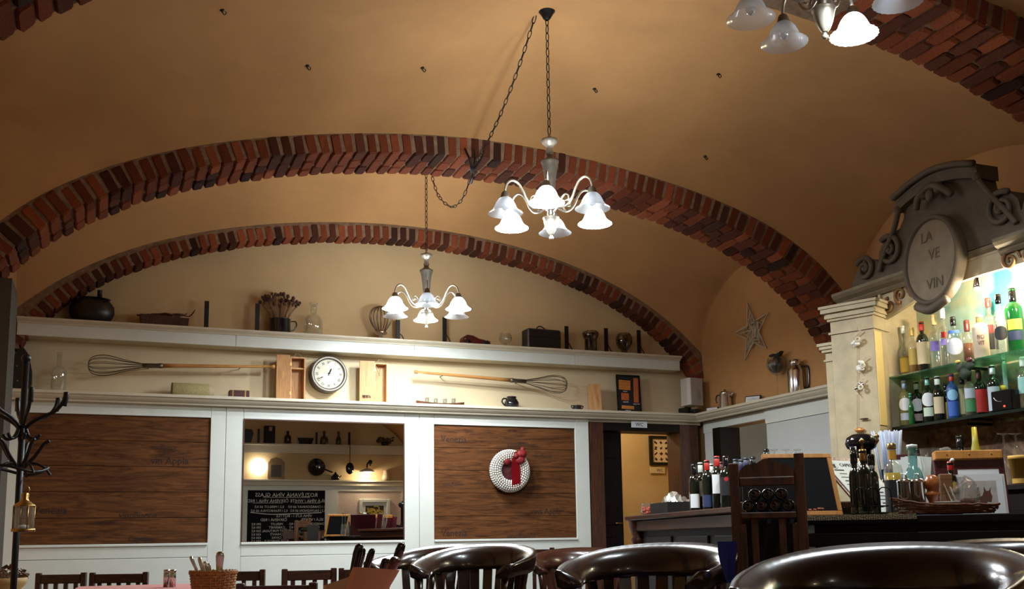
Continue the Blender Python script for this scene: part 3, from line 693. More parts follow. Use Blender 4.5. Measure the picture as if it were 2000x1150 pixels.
def wine_box(label, px, lidw, boxw, h, full, lidz, brand):
    q = md(px, 9.06); t = thing('wine_box', label, 'box', q)
    D = .09; w = boxw; T = .012
    mb = MB(); mb.span((0, .0, 0), (T, D, h)); mb.span((w - T, 0, 0), (w, D, h)); mb.span((T, 0, 0), (w - T, D, T)); mb.span((T, 0, h - T), (w - T, D, h)); mb.span((T, D - .008, T), (w - T, D, h - T))
    mb.build('box_body', M_WARMW, t)
    if full: MB().span((T, .012, h * .73), (w - T, D - .008, h * .73 + .012)).build('divider', M_WARMW, t)
    lid = MB().box((-lidw / 2 - .004, -.005, h / 2 + lidz), (lidw, .014, h), rz=-.12); lid.box((-lidw + .003, -.0, h / 2 + lidz), (.012, .022, h), rz=-.12); lid = lid.build('box_lid', M_WARMW, t)
    mb = MB()
    for z in (.07, h - .07): mb.box((-.002, -.014, z), (.022, .005, .03))
    mb.build('hinge', M_BRASS, t, kind='stuff')
    MB().tube(smooth_path([(w * .25, .02, h), (w * .35, .02, h + .03), (w * .6, .02, h + .03), (w * .75, .02, h)], 4), .0035, 5).build('rope_handle', mat('jute_rope', (0.35, 0.25, 0.14), .9), t)
    if brand:
        mb = MB(); mb.bar((-lidw * .85, -.015, .075), (-lidw * .25, -.013, .075), .004, .006); 
        for k in range(9): mb.box((-lidw * (.82 - .065 * k), -.0165, .062), (.005, .004, .008 + .006 * (k % 3)))
        mb.build('stamp', M_LETTER, lid, kind='stuff'); MB().tube(smooth_path([(w * .2, .03, h - .03), (w * .3, .0, h - .10), (w * .42, .0, h - .06), (w * .4, .02, h - .12)], 4), .004, 5).build('rope_end', MATS['jute_rope'], t)
    return t
wine_box('open pine wine box with divider, left of the wall clock', 566, .118, .135, .40, True, .012, False)
wine_box('open pine wine box with rope, right of the wall clock', 731, .135, .125, .385, False, .010, True)
# wall clock
q = at(641.5, 731, Y=9.10); t = thing('wall_clock', 'round wall clock with roman numerals and dark rim', 'clock', q)
RX = Matrix.Rotation(PI / 2, 4, 'X'); R = .166
MB().lathe([(R, -.095), (R, .025), (R - .006, .034), (R - .010, .028)], 48, M=RX).build('rim', mat('clock_rim_dark', (.03, .022, .016), .35), t)
MB().lathe([(R - .009, .028), (R - .013, .040), (R - .019, .040), (R - .022, .028)], 48, M=RX).build('rim_ring', mat('clock_rim_pale', (.58, .52, .42), .35), t)
MB().lathe([(R - .021, .030), (R - .026, .033), (R - .031, .024), (R - .033, .016)], 48, M=RX).build('bezel', MATS['clock_rim_dark'], t)
MB().lathe([(R - .032, .020), (R - .035, .026), (R - .038, .018)], 48, M=RX).build('bezel_ring', MATS['clock_rim_pale'], t)
MB().lathe([(R - .036, .018), (.001, .0181)], 48, M=RX).build('dial', mat('clock_dial', (.66, .63, .50), .6, var=.12, scale=8), t)
for k, n in enumerate(('XII', 'I', 'II', 'III', 'IIII', 'V', 'VI', 'VII', 'VIII', 'IX', 'X', 'XI')):
    a = k * PI / 6; text('numeral', n, .036, M_INK, t, (.105 * math.sin(a), -.0192, .105 * math.cos(a)), rot=(PI / 2, a, 0), sx=.8)
for a, L, w, nm in ((math.radians(24), .072, .012, 'hour_hand'), (math.radians(243), .108, .010, 'minute_hand')):
    MB().prism([(-.015 * math.sin(a) + w * .4 * math.cos(a), -.015 * math.cos(a) - w * .4 * math.sin(a)), (L * .6 * math.sin(a) + w * .5 * math.cos(a), L * .6 * math.cos(a) - w * .5 * math.sin(a)), (L * math.sin(a), L * math.cos(a)), (L * .6 * math.sin(a) - w * .5 * math.cos(a), L * .6 * math.cos(a) + w * .5 * math.sin(a)), (-.015 * math.sin(a) - w * .4 * math.cos(a), -.015 * math.cos(a) + w * .4 * math.sin(a))], -.025, -.023).build(nm, M_INK, t)
MB().lathe([(.012, .022), (.012, .027), (.001, .028)], 14, M=RX).build('hub', M_INK, t)
MB().lathe([(R - .034, .027), (R * .5, .031), (.001, .033)], 40, M=RX).build('glass', glass('clock_glass', (1, 1, 1), .04), t)
# boat tray with four shot glasses
q = md(860, 9.05); t = thing('boat_tray', 'long curved wooden boat tray carrying four shot glasses', 'tray', q)
mb = MB(); n = 16; vs = []
for i in range(n + 1):
    u = -1 + 2 * i / n; z = .022 * u * u + .004; w = .045 * math.sqrt(max(.02, 1 - u ** 4)); x = u * .235
    vs += [(x, -w, z + .022), (x, -w * .75, z), (x, w * .75, z), (x, w, z + .022), (x, w * .6, z + .012), (x, -w * .6, z + .012)]
mb.add(vs, [(i * 6 + k, i * 6 + (k + 1) % 6, i * 6 + 6 + (k + 1) % 6, i * 6 + 6 + k) for i in range(n) for k in range(6)] + [tuple(range(6)), tuple(n * 6 + k for k in range(6))]); mb.build('hull', wood('red_brown_wood', (.05, .015, .006), (.14, .045, .018), .4), t)
sg = [('first', -.13), ('second', -.045), ('third', .045), ('fourth', .13)]
for nm, dx in sg:
    t = thing('shot_glass', '%s shot glass from the left on the boat tray' % nm, 'glass', q + Vector((dx, 0, .019 + .02 * (dx / .235) ** 2)), group='shot glasses on the boat tray')
    MB().lathe([(.001, 0), (.018, 0), (.020, .004), (.024, .055), (.022, .055), (.016, .012), (.001, .012)], 16).build('body', M_GLASSC, t)
t = thing('dark_jug', 'round black glazed jug with a handle under the whisk head', 'jug', md(999, 9.04), PI)
MB().lathe([(.001, 0), (.045, 0), (.068, .025), (.072, .055), (.055, .09), (.044, .10), (.05, .115), (.046, .118), (.04, .10), (.001, .095)], 22).build('body', M_ENAMEL, t)
MB().tube(smooth_path([(.05, 0, .095), (.085, 0, .095), (.098, 0, .065), (.07, 0, .03)], 4), .008, 6).build('handle', M_ENAMEL, t)
for px, lb in ((1127, 'tiny black two-handled pot beside the wood block'), (1358, 'tiny dark pot in the corner under the loudspeaker')):
    t = thing('small_pot', lb, 'pot', md(px, 9.03 if px < 1300 else 8.99))
    MB().lathe([(.001, 0), (.03, 0), (.045, .02), (.042, .048), (.048, .055), (.04, .055), (.001, .05)], 18).build('body', M_ENAMEL, t)
    for s in (-1, 1): MB().tube(smooth_path([(s * .042, 0, .05), (s * .066, 0, .048), (s * .044, 0, .018)], 4), .005, 5).build('handle', M_ENAMEL, t)
t = thing('wood_block', 'upright block of pale wood left of the pasta board', 'block', md(1161, 9.07), -.25)
MB().add([(-.06, -.03, 0), (.07, -.03, 0), (.07, .03, 0), (-.06, .03, 0), (-.062, -.03, .275), (.055, -.03, .285), (.055, .03, .285), (-.062, .03, .275)], [(0, 3, 2, 1), (4, 5, 6, 7), (0, 1, 5, 4), (1, 2, 6, 5), (2, 3, 7, 6), (3, 0, 4, 7)]).build('block', M_WARMW, t)
# pasta sample board
q = md(1229, 9.10); t = thing('pasta_board', 'framed black board displaying orange pasta samples with captions', 'display board', q, rot=(-.06, 0, 0))
w, h = .265, .40
MB().box((0, 0, h / 2), (w, .012, h)).build('board', mat('blackboard_card', (.010, .012, .016), .6), t)
mb = MB(); b = .012
for s in (-1, 1): mb.box((s * (w / 2 - b / 2), -.006, h / 2), (b, .022, h)); mb.box((0, -.006, h / 2 + s * (h / 2 - b / 2)), (w - 2 * b, .022, b))
mb.build('frame', M_BLACK, t)
M_PASTA = mat('orange_pasta', (.62, .24, .045), .6, var=.25, scale=30); M_PASTA2 = mat('red_orange_pasta', (.52, .13, .03), .6, var=.25, scale=30)
for x, z, ww, hh, mm in ((-.045, .295, .135, .10, M_PASTA), (-.045, .175, .085, .075, M_PASTA2), (.085, .245, .055, .255, M_PASTA2), (-.02, .065, .14, .035, M_PASTA)):
    o = MB().box((x, -.009, z), (ww, .006, hh), ry=.04, bev=.002).build('pasta_sheet', mm, t)
    if hh == .10:
        for k in (-1, 0, 1): MB().box((x, -.0125, z + k * .03), (ww * .96, .002, .004)).build('ridge', M_PASTA2, o)
for s, x, z in (('lasagne', -.04, .232), ('tagliatelle', -.04, .122), ('pappardelle', .085, .105), ('spaghetti', -.02, .035)): text('lettering', s, .017, M_CHALK, t, (x, -.0068, z))
# loudspeaker
q = at(1352, 779, Y=8.93); t = thing('loudspeaker', 'white loudspeaker bracketed in the corner under the small arch', 'loudspeaker', (q.x, 8.93, Z2 + .085), .18)
mb = MB(); mb.prism([(-.082, -.07), (.082, -.07), (.095, -.03), (.07, .09), (-.07, .09), (-.095, -.03)], 0, .275, 'z'); mb.build('cabinet', mat('speaker_plastic', (.60, .58, .54), .5), t)
MB().box((0, -.071, .138), (.160, .008, .262), bev=.004).build('grille', mat('speaker_mesh', (.50, .48, .45), .7, bump=.6, bscale=400), t)
MB().lathe([(.001, 0), (.052, .0), (.055, -.002)], 26, M=Matrix.Translation((0, -.0755, .10)) @ RX).build('cone', mat('speaker_cone', (.40, .38, .35), .7), t)
MB().ball((.015, -.077, .045), .006, 8, 5).build('badge', M_STEEL, t)
mb = MB(); mb.span((.06, .09, .06), (.10, .13, .24)); mb.span((.03, .10, -.06), (.07, .25, .0)); mb.tube([(.05, .09, .1), (.05, .18, -.03)], .015, 8); mb.build('bracket', M_BLACK, t, kind='stuff')

# ---- right wall shelf: x 5.6..5.74
def rs(px, X=5.66): q = at(px, 760, X=X); return Vector((X, q.y, Z2))
t = thing('small_book', 'little dark book lying at the corner of the right shelf', 'book', rs(1393), .4)
MB().box((0, 0, .022), (.07, .13, .04), bev=.003).build('cover', M_DKRED, t); MB().box((-.004, 0, .022), (.07, .124, .032)).build('pages', M_PAPER, t)
t = thing('metal_pitcher', 'lidded steel coffee pot beside the loudspeaker', 'pitcher', rs(1416, 5.66), PI * .65)
MB().lathe([(.001, 0), (.062, 0), (.064, .008), (.056, .15), (.06, .158), (.045, .175), (.012, .182), (.012, .195), (.001, .2)], 22).build('body', M_STEEL, t)
MB().tube(smooth_path([(.055, 0, .145), (.095, 0, .14), (.105, 0, .10), (.095, 0, .07)], 4), .007, 6).build('handle', M_BLACKG, t)
MB().tube([(-.055, 0, .12), (-.08, 0, .145), (-.092, 0, .16)], [.014, .010, .007], 8).build('spout', M_STEEL, t)
t = thing('name_card', 'small framed card with scribbled writing on right shelf', 'card', rs(1470, 5.66), -1.05)
MB().box((0, 0, .036), (.16, .02, .07), rx=-.25).build('frame', M_BLACK, t); MB().box((0, -.0115, .036), (.14, .004, .055), rx=-.25).build('card', M_PAPER, t)
mb = MB(); rg = random.Random(4)
for k in range(7): x = -.055 + k * .018; mb.bar((x, -.016, .025 + rg.uniform(0, .008)), (x + .012, -.012, .045 + rg.uniform(0, .008)), .003, .002)
mb.build('handwriting', M_INK, t, kind='stuff')
q = rs(1519, 5.66); t = thing('wine_goblet', 'tall stemmed glass holding a dark onion-shaped bulb', 'goblet', q)
MB().lathe([(.001, 0), (.05, .002), (.006, .01), (.005, .20), (.04, .215), (.085, .27), (.09, .31), (.075, .37)], 22).build('glass', M_GLASSC, t)
MB().ball((0, 0, .305), .078, 14, 10, (1, 1, 1.0)).build('bulb', M_DARKCER, t)
MB().prism([(-.05, .365), (-.095, .415), (-.03, .40), (.03, .41), (.085, .40), (.04, .365)], -.02, .02, 'x').build('tuft', M_DARKCER, t)
t = thing('thermos_flask', 'steel vacuum flask on the right shelf by the pillar', 'flask', rs(1556, 5.66), -.9)
MB().lathe([(.001, 0), (.073, 0), (.075, .01), (.075, .20), (.066, .225), (.048, .245), (.046, .255)], 24).build('body', M_STEEL, t)
MB().lathe([(.046, .25), (.049, .252), (.049, .30), (.044, .305), (.001, .305)], 20).build('cap', M_STEEL, t)
MB().tube(smooth_path([(.05, 0, .24), (.105, 0, .235), (.112, 0, .15), (.105, 0, .06), (.075, 0, .05)], 4), .010, 6).build('handle', M_BLACKG, t)
# wicker star on the lunette wall
q = at(1469, 648, X=XR - .03); t = thing('wicker_star', 'pale wicker star hanging on the wall above the right shelf', 'star', q, PI / 2 - PI)
M_WICK = mat('pale_wicker', (.50, .44, .33), .8)
tips, ins = [], []
for k in range(5):
    a = k * 2 * PI / 5 - .16; tips.append(Vector((.30 * math.sin(a), 0, .265 * math.cos(a) * (1.05 if k else 1.1)))); a += PI / 5; ins.append(Vector((.105 * math.sin(a), 0, .105 * math.cos(a))))
out = [p for pr in zip(tips, ins) for p in pr]
MB().tube(out, .009, 6, True).build('outline', M_WICK, t)
rg = random.Random(9); mb = MB()
def inside(x, z):
    a = math.atan2(x, z) + .16; r = math.hypot(x, z); a = abs(((a + PI / 5) % (2 * PI / 5)) - PI / 5); t_ = a / (PI / 5)
    return r < 1 / ((1 - t_) / .26 + t_ / .105) * .98
while len(mb.f) < 5 * 62:
    x, z, a = rg.uniform(-.26, .26), rg.uniform(-.26, .26), rg.uniform(0, PI); L = rg.uniform(.03, .07)
    p, r = (x - math.cos(a) * L, z - math.sin(a) * L), (x + math.cos(a) * L, z + math.sin(a) * L)
    if inside(*p) and inside(*r) and inside(x, z): mb.tube([(p[0], rg.uniform(-.012, .012), p[1]), (r[0], rg.uniform(-.012, .012), r[1])], .0048, 5, cap=False)
mb.build('woven_canes', M_WICK, t, kind='stuff')

# ---- shell wreath on the right plank panel
q = at(992, 920, Y=9.0); t = thing('shell_wreath', 'wreath of small white shells with a red ribbon', 'wreath', (q.x, 8.957, q.z))
R0, r0 = .143, .060
MB().lathe([(R0 + r0 * .85 * math.cos(a), r0 * .8 * math.sin(a)) for a in [2 * PI * k / 14 for k in range(15)]], 40, M=RX).build('core', mat('wreath_core', (.25, .2, .14), .9), t)
m0 = MB(); m0.ball((0, 0, 0), 1.0, 7, 5, (1, 1, .45)); M_SHELLW = mat('white_shell', (.74, .72, .66), .55, objvar=.12); me = m0.mesh('shell', M_SHELLW)
rows = 9; nsh = 0
for i in range(rows):
    ph = PI * (.02 + .96 * i / (rows - 1)); rr = R0 - r0 * math.cos(ph); k = int(2 * PI * rr / .0225)
    for j in range(k):
        a = 2 * PI * (j + .5 * (i % 2)) / k; o = bpy.data.objects.new('shell', me); COL.objects.link(o); o.parent = t; nsh += 1
        nrm = Vector((-math.cos(ph) * math.cos(a), -math.sin(ph), -math.cos(ph) * math.sin(a)))
        o.location = Vector((R0 * math.cos(a), 0, R0 * math.sin(a))) + nrm * (r0 * .92); o.scale = (.0092, .0112, .012)
        o.rotation_euler = nrm.to_track_quat('Z', 'Y').to_euler()
M_RIB = glass('red_tulle', (.5, .02, .03), .04, .72, (.36, .012, .018)); 
mb = MB()
def strip(pts, w):
    vs = []; 
    for i, (x, y, z) in enumerate(pts):
        k = w[i] if isinstance(w, list) else w; vs += [(x - k, y, z), (x + k, y + .006, z)]
    mb.add(vs, [(2 * i, 2 * i + 1, 2 * i + 3, 2 * i + 2) for i in range(len(pts) - 1)], True)
MB().lathe([(R0 - r0 * .6, .006), (.001, .02)], 24, M=RX, wob=lambda a, z: 1 + .04 * math.sin(7 * a)).build('ribbon_back', mat('maroon_tulle', (.06, .006, .008), .8, bump=.8, bscale=25), t)
strip([(.045, -.055, .165), (.04, -.068, .11), (.038, -.062, .03), (.04, -.062, -.05), (.042, -.066, -.12), (.045, -.05, -.165)], [.026, .036, .045, .047, .045, .040])
strip([(-.02, -.03, .145), (.03, -.06, .165), (.09, -.06, .185), (.12, -.03, .16)], [.02, .02, .03, .02]); mb.build('ribbon_tail', M_RIB, t)
mb = MB()
for c, r, s in (((-.045, -.03, .09), .05, (1, .5, .8)), ((.10, -.06, .155), .055, (1.0, .6, .75)), ((.085, -.06, .10), .05, (1, .5, .8)), ((.115, -.05, .19), .03, (.8, .6, 1.2)), ((.04, -.07, .135), .026, (1, .8, 1))): mb.ball(c, r, 9, 6, s)
mb.build('ribbon_bow', mat('red_ribbon', (.26, .010, .014), .6, var=.5, scale=18, bump=.8, bscale=30), t)
# ------------------------------------------------------------------ back bar with pillar and pediment
M_STONE = mat('painted_stone_cream', (0.44, 0.36, 0.22), 0.6, var=.22, scale=7, bump=.1, bscale=20)
M_STONED = mat('aged_stucco_grey', (0.095, 0.068, 0.042), 0.7, var=.3, scale=9, bump=.2, bscale=30)
M_GILT = mat('brown_scroll_paint', (0.22, 0.10, 0.03), 0.6, var=.2, scale=20)
M_STONEM = mat('darkened_cornice', (0.17, 0.13, 0.075), .6, var=.3, scale=8)
# pillar: local x along its front face, local y going away
pa = math.atan2(-.917, .4)
pil = thing('bar_pillar', 'cream rectangular pillar with moulded capital hung with trinkets', 'pillar', (4.52, 5.50, 0), pa)
def ring(mb, x0, x1, y0, y1, z0, prof):
    """stacked slabs with an outward step each: [(projection, height)]"""
    z = z0
    for pr, h in prof: mb.span((x0 - pr, y0 - pr, z), (x1 + pr, y1 + pr, z + h)); z += h
    return z
mb = MB().span((0, 0, 0), (.30, .30, 2.20)); mb.build('shaft', M_STONE, pil)
mb = MB(); ring(mb, 0, .30, 0, .30, 2.185, [(.012, .014), (.0, .075), (.015, .018), (.028, .022), (.022, .014), (.045, .03), (.055, .018)]); mb.build('capital', M_STONE, pil)
mb = MB().span((-.085, .07, 0), (0, .34, 2.02)); mb.build('side_pilaster', M_STONE, pil)
mb = MB(); ring(mb, -.085, .0, .07, .34, 2.02, [(.01, .012), (.0, .05), (.018, .02), (.03, .022), (.04, .02)]); mb.build('side_capital', M_STONE, pil)
mb = MB().span((.302, .0, 1.55), (.306, .10, 2.17)); mb.build('gold_panel', mat('pale_gold_paint', (.62, .48, .2), .5), pil)
# carcass: local x runs towards the camera along the wall, local y into the wall
Y0 = 5.30
bb = thing('back_bar', 'painted back bar unit with blue sky mural and glass shelves', 'bar shelf', (4.78, Y0, 0), -PI / 2)
def mural():
    m, nt, b = _nt('sky_mural'); N = nt.nodes; L = nt.links
    tc = N.new('ShaderNodeTexCoord'); nz = N.new('ShaderNodeTexNoise'); nz.inputs['Scale'].default_value = 2.6; nz.inputs['Detail'].default_value = 5; L.new(tc.outputs['Object'], nz.inputs[0])
    r = N.new('ShaderNodeValToRGB'); e = r.color_ramp.elements; e[0].position = .38; e[1].position = .62; e[0].color = (.05, .36, .42, 1); e[1].color = (.60, .52, .28, 1); L.new(nz.outputs[0], r.inputs[0])
    n2 = N.new('ShaderNodeTexNoise'); n2.inputs['Scale'].default_value = 9; n2.inputs['Detail'].default_value = 7; n2.inputs['Distortion'].default_value = 2; L.new(tc.outputs['Object'], n2.inputs[0])
    r2 = N.new('ShaderNodeValToRGB'); e = r2.color_ramp.elements; e[0].position = .35; e[1].position = .7; e[0].color = (.10, .045, .02, 1); e[1].color = (.36, .20, .10, 1); L.new(n2.outputs[0], r2.inputs[0])
    sx = N.new('ShaderNodeSeparateXYZ'); L.new(tc.outputs['Object'], sx.inputs[0]); mr = N.new('ShaderNodeMapRange'); mr.inputs[1].default_value = 1.72; mr.inputs[2].default_value = 1.98; L.new(sx.outputs[2], mr.inputs[0])
    mx = N.new('ShaderNodeMix'); mx.data_type = 'RGBA'; L.new(mr.outputs[0], mx.inputs[0]); L.new(r2.outputs[0], mx.inputs[6]); L.new(r.outputs[0], mx.inputs[7]); L.new(mx.outputs[2], b.inputs['Base Color']); b.inputs['Roughness'].default_value = .6
    return m
UL = 2.2
MB().span((0, .03, 2.475), (UL, .33, 2.515)).build('top_board', M_STONE, bb)  # unseen lid, added to stop the spots' light leaking up onto the vault
MB().span((0, .30, .9), (UL, .33, 2.475)).build('mural_panel', mural(), bb)
MB().span((-.02, .0, .9), (0, .33, 2.475)).build('side_panel', M_STONE, bb)
M_GSH = glass('green_glass', (.55, .85, .70), .14, .18, (.10, .30, .22))
MB().span((.0, .03, 1.872), (UL, .29, 1.882)).build('glass_shelf', M_GSH, bb)
MB().span((.0, .02, 1.528), (UL, .29, 1.545)).build('glass_shelf', mat('dark_glass_shelf', (.012, .02, .016), .12), bb)
for z in (1.862, 1.515):
    for x in (.55, 1.2, 1.8): MB().span((x - .01, .10, z - .012), (x + .01, .30, z + .004)).build('shelf_bracket', M_BLACK, bb)
# frieze under the cornice with scrolls
mb = MB(); mb.prism([(0, 2.27), (.10, 2.29), (.30, 2.34), (.55, 2.365), (.84, 2.37), (1.15, 2.365), (1.4, 2.34), (1.69, 2.27), (UL, 2.3), (UL, 2.47), (0, 2.47)], .02, .05); mb.build('frieze', M_STONE, bb)
def spiral(cx, cz, r0, turns, a0, y, rad, sgn=1, n=26, squash=1.0, rend=.12):
    pts = []
    for i in range(n + 1):
        u = i / n; a = a0 + sgn * turns * 2 * PI * u; r = r0 * (1 - u) ** .85 + r0 * rend * u; pts.append((cx + r * math.cos(a), y, cz + r * math.sin(a) * squash))
    return pts
for x, s in ((.06, 1), (.17, -1), (.30, 1), (.43, -1), (1.05, 1), (1.20, -1), (1.35, 1), (1.5, -1)):
    mb = MB().tube(spiral(x, 2.40 - (.05 if x < .1 else 0), .052, 1.4, PI / 2 * s, .012, .01, s), [.012] * 8 + [.010] * 10 + [.008] * 9, 6)
    mb.tube(smooth_path([(x + s * .0, .014, 2.455), (x + .05, .012, 2.445), (x + .075, .012, 2.40)], 4), .009, 5); mb.build('scroll', M_GILT, bb)
# cornice, projecting over the pillar end, stepping back either side of the oval sign
mb = MB()
PC = [(-.02, 0), (.02, 0), (.035, .02), (.03, .03), (.06, .05), (.075, .07), (.075, .09), (-.02, .09)]
mb.sweep(PC, [(-.42, .02, 2.44), (.31, .02, 2.44)]); mb.sweep(PC, [(.31, .09, 2.44), (1.0, .09, 2.44)]); mb.sweep(PC, [(1.0, .02, 2.44), (UL, .02, 2.44)])
mb.build('cornice', M_STONEM, bb)
# pediment, standing on the cornice
ped = thing('carved_pediment', 'carved grey stucco pediment with volutes over the bar', 'pediment', (4.78, 5.60, 2.536), -PI / 2)
half = [(.0, 0), (.02, .05), (.08, .13), (.16, .175), (.24, .165), (.29, .13), (.30, .20), (.36, .27), (.44, .30), (.50, .30), (.545, .36), (.56, .45)]
arc = [(.56 + .62 * k / 10, .45 + .075 * math.sin(PI * k / 10)) for k in range(1, 10)]
o2 = half + arc + [(1.74 - x, z) for x, z in half[::-1]]
MB().prism(o2 + [(1.74, -.0), (0, -.0)][:1] if False else o2, .02, .14).build('board', M_STONED, ped)
mb = MB()
for k in range(3):
    r = .02 - .004 * k; y = -.05 + .03 * k; dz = .03 - .028 * k
    mb.tube([(.53 + .68 * i / 14, y, .46 + dz + .075 * math.sin(PI * i / 14)) for i in range(15)], r, 8)
mb.prism([(.53 + .68 * i / 14, .49 + .075 * math.sin(PI * i / 14)) for i in range(15)] + [(.53 + .68 * i / 14, .40 + .075 * math.sin(PI * i / 14)) for i in range(14, -1, -1)], -.03, .14)
mb.build('crest_moulding', M_STONED, ped)
for cx, cz, r, s, a in ((.17, .112, .085, -1, 2.6), (.41, .175, .105, -1, 2.2), (1.74 - .17, .112, .085, 1, .54), (1.74 - .41, .175, .105, 1, .94)):
    mb = MB().tube(spiral(cx, cz, r, 1.6, a, .0, .02, s, 34), [.020 - .008 * i / 34 for i in range(35)], 8); mb.ball((cx, .0, cz), .022, 10, 6); mb.build('volute', M_STONED, ped)
for x0, s in ((.29, 1), (1.45, -1)):
    mb = MB().tube(smooth_path([(x0 + .02 * s, .0, .06), (x0 + .07 * s, -.01, .14), (x0 + .19 * s, -.01, .30), (x0 + .25 * s, -.02, .40)], 5), .018, 7); mb.ball((x0 + .25 * s, -.02, .41), .03, 9, 6); mb.build('leaf_scroll', M_STONED, ped)
mb = MB(); mb.ball((.80, -.05, .43), .035, 10, 7); mb.ball((.93, -.05, .43), .035, 10, 7); mb.tube(smooth_path([(.72, -.04, .36), (.78, -.07, .42), (.87, -.06, .46), (.96, -.07, .42), (1.02, -.04, .36)], 4), .022, 7); mb.ball((.87, -.07, .40), .03, 10, 7, (1, .8, 1.3)); mb.build('crown_ornament', M_STONED, ped)
# oval sign
sg = thing('oval_sign', 'tilted oval stucco sign with worn lettering on the pediment', 'sign', (4.70, 4.735, 2.52), rot=(.0, 0, -PI / 2))
T = Matrix.Rotation(-.06, 4, 'X') @ Matrix.Rotation(PI / 2, 4, 'X') @ Matrix.Diagonal((.225, .285, 1, 1))
M_SIGNF = mat('worn_sign_face', (0.20, 0.15, 0.095), .75, var=.25, scale=10)
MB().lathe([(1.0, -.05), (1.02, -.01), (1.0, .02), (.96, .034), (.91, .03), (.885, .012)], 48, M=T).build('oval_rim', M_STONED, sg)
MB().lathe([(.90, .012), (.5, .014), (.001, .015)], 48, M=T).build('oval_face', M_SIGNF, sg)
M_WORN = mat('worn_paint', (.10, .07, .045), .8)
for s, x, z in (('LA', -.03, .15), ('VE', .03, .03), ('VIN', .03, -.155)): text('lettering', s, .095, M_WORN, sg, (x, -.018 - z * .06 * -1 - .0, z), rot=(PI / 2 - .06, 0, 0), sx=.9)
MB().tube(smooth_path([(-.12, -.03, -.27), (0, -.045, -.315), (.12, -.03, -.27)], 5), .03, 8).build('rim_scroll', M_STONED, sg)
# halogen spots under the cornice
for x, lb in ((.80, 'small bright halogen spot just right of the oval sign'), (1.25, 'small halogen spot under the cornice at right edge')):
    p = bb.matrix_basis @ Vector((x, -.03, 2.40)) if False else Vector((4.80, Y0 - x, 2.31 if x < 1 else 2.30))
    t = thing('spot_lamp', lb, 'lamp', p)
    MB().lathe([(.012, .05), (.02, .035), (.026, .0), (.026, -.012), (.02, -.012)], 14).build('housing', M_STEEL, t)
    MB().ball((0, 0, -.012), .020, 10, 6).build('bulb', glow('halogen', (1.0, .93, .78), 60), t)
    lamp('spot_light', 'POINT', p + Vector((.05, 0, -.05)), 20, (1.0, .84, .58), .02)

# ---------------------------------------------------------- bottles
M_DKG = mat('dark_bottle_glass', (.006, .009, .006), .07, coat=.6)
M_GRN = mat('green_bottle_glass', (.008, .10, .022), .07, coat=.5)
GC = M_GLASSC
def liquid(n, c): return mat('liquid_' + n, c, .1)
def lab(n, c): return mat('label_' + n, c, .6)
def bottle(label, loc, r, h, nr, body, cap, capm, labels=(), sh=.55, nk=.72, fill=None, group=None, words=None, rz=None, name='liquor_bottle'):
    """a bottle standing at loc, its label turned to the guests"""
    face = math.atan2(-loc[1], -loc[0]) if rz is None else rz
    t = thing(name, label, 'bottle', loc, face, group)
    prof = bottle_prof(r, h, nr, h * sh, h * nk)
    MB().lathe(prof, 20).build('body', body, t)
    if fill:
        lv, fm = fill; MB().lathe([(.001, .006), (r * .9, .006), (r * .9, min(h * sh, h * lv)), (.001, min(h * sh, h * lv))], 16).build('liquid', fm, t)
    MB().lathe([(nr * 1.18, h - cap), (nr * 1.22, h - cap + .003), (nr * 1.22, h + .003), (nr * .9, h + .006), (.001, h + .006)], 16).build('cap', capm, t)
    for z0, z1, w, lm in labels:
        if w == 'disc':
            c = (z0 + z1) / 2 * h; k = (z1 - z0) / 2 * h; vs = [(r + .0014, 0, c)]; n = 18
            for q in (.3, .6, .82, 1.0):
                for i in range(n):
                    a = 2 * PI * i / n; y, z = k * q * math.cos(a), k * q * math.sin(a); b = y / r; vs.append(((r + .0014) * math.cos(b), (r + .0014) * math.sin(b), c + z))
            MB().add(vs, [(0, 1 + i, 1 + (i + 1) % n) for i in range(n)] + [(1 + j * n + i, 1 + j * n + n + i, 1 + j * n + n + (i + 1) % n, 1 + j * n + (i + 1) % n) for j in range(3) for i in range(n)], True).build('label', lm, t)
        else:
            MB().lathe([(r + .001, z0 * h), (r + .001, z1 * h)], 12, a0=-w, a1=w).build('label', lm, t)
    if words:
        for s, z, sz, m in words: text('lettering', s, sz, m, t, (r + .0022, 0, z * h), rot=(PI / 2, 0, PI / 2), sx=.8)
    return t
LBL = {k: lab(k, c) for k, c in dict(cream=(.62, .50, .30), yellow=(.72, .48, .06), white=(.72, .74, .74), blue=(.03, .10, .42), navy=(.02, .035, .10), red=(.50, .02, .015), black=(.012, .012, .014), grey=(.42, .46, .54), green=(.05, .2, .08), gold=(.55, .38, .08), lilac=(.22, .16, .55), palegreen=(.55, .66, .5), dkred=(.12, .012, .01)).items()}
RED = mat('red_cap', (.45, .015, .012), .35); WHT = mat('white_cap', (.72, .74, .72), .4); BLK = M_BLACKG; NAVY = mat('navy_capsule', (.012, .016, .06), .35); COP = mat('copper_cap', (.5, .2, .06), .35, .6); CORK = mat('pale_cork', (.6, .44, .22), .8); DRED = mat('dark_red_cap', (.10, .015, .015), .4); YEL = mat('yellow_cap', (.65, .45, .10), .45)
def ub(px, depth=4.92): q = at(px, 700, X=depth); return (depth, q.y, 1.883)
def lb_(px, depth=4.90): q = at(px, 780, X=depth); return (depth, q.y, 1.5465)
CREAMB = mat('cream_bottle', (.62, .50, .36), .35)
bottle('white-stoppered bottle with golden liquid at left end of the top shelf', ub(1767), .034, .337, .011, GC, .045, WHT, [(.08, .36, 1.1, LBL['yellow'])], .45, .6, (.4, liquid('gold', (.45, .28, .02))))
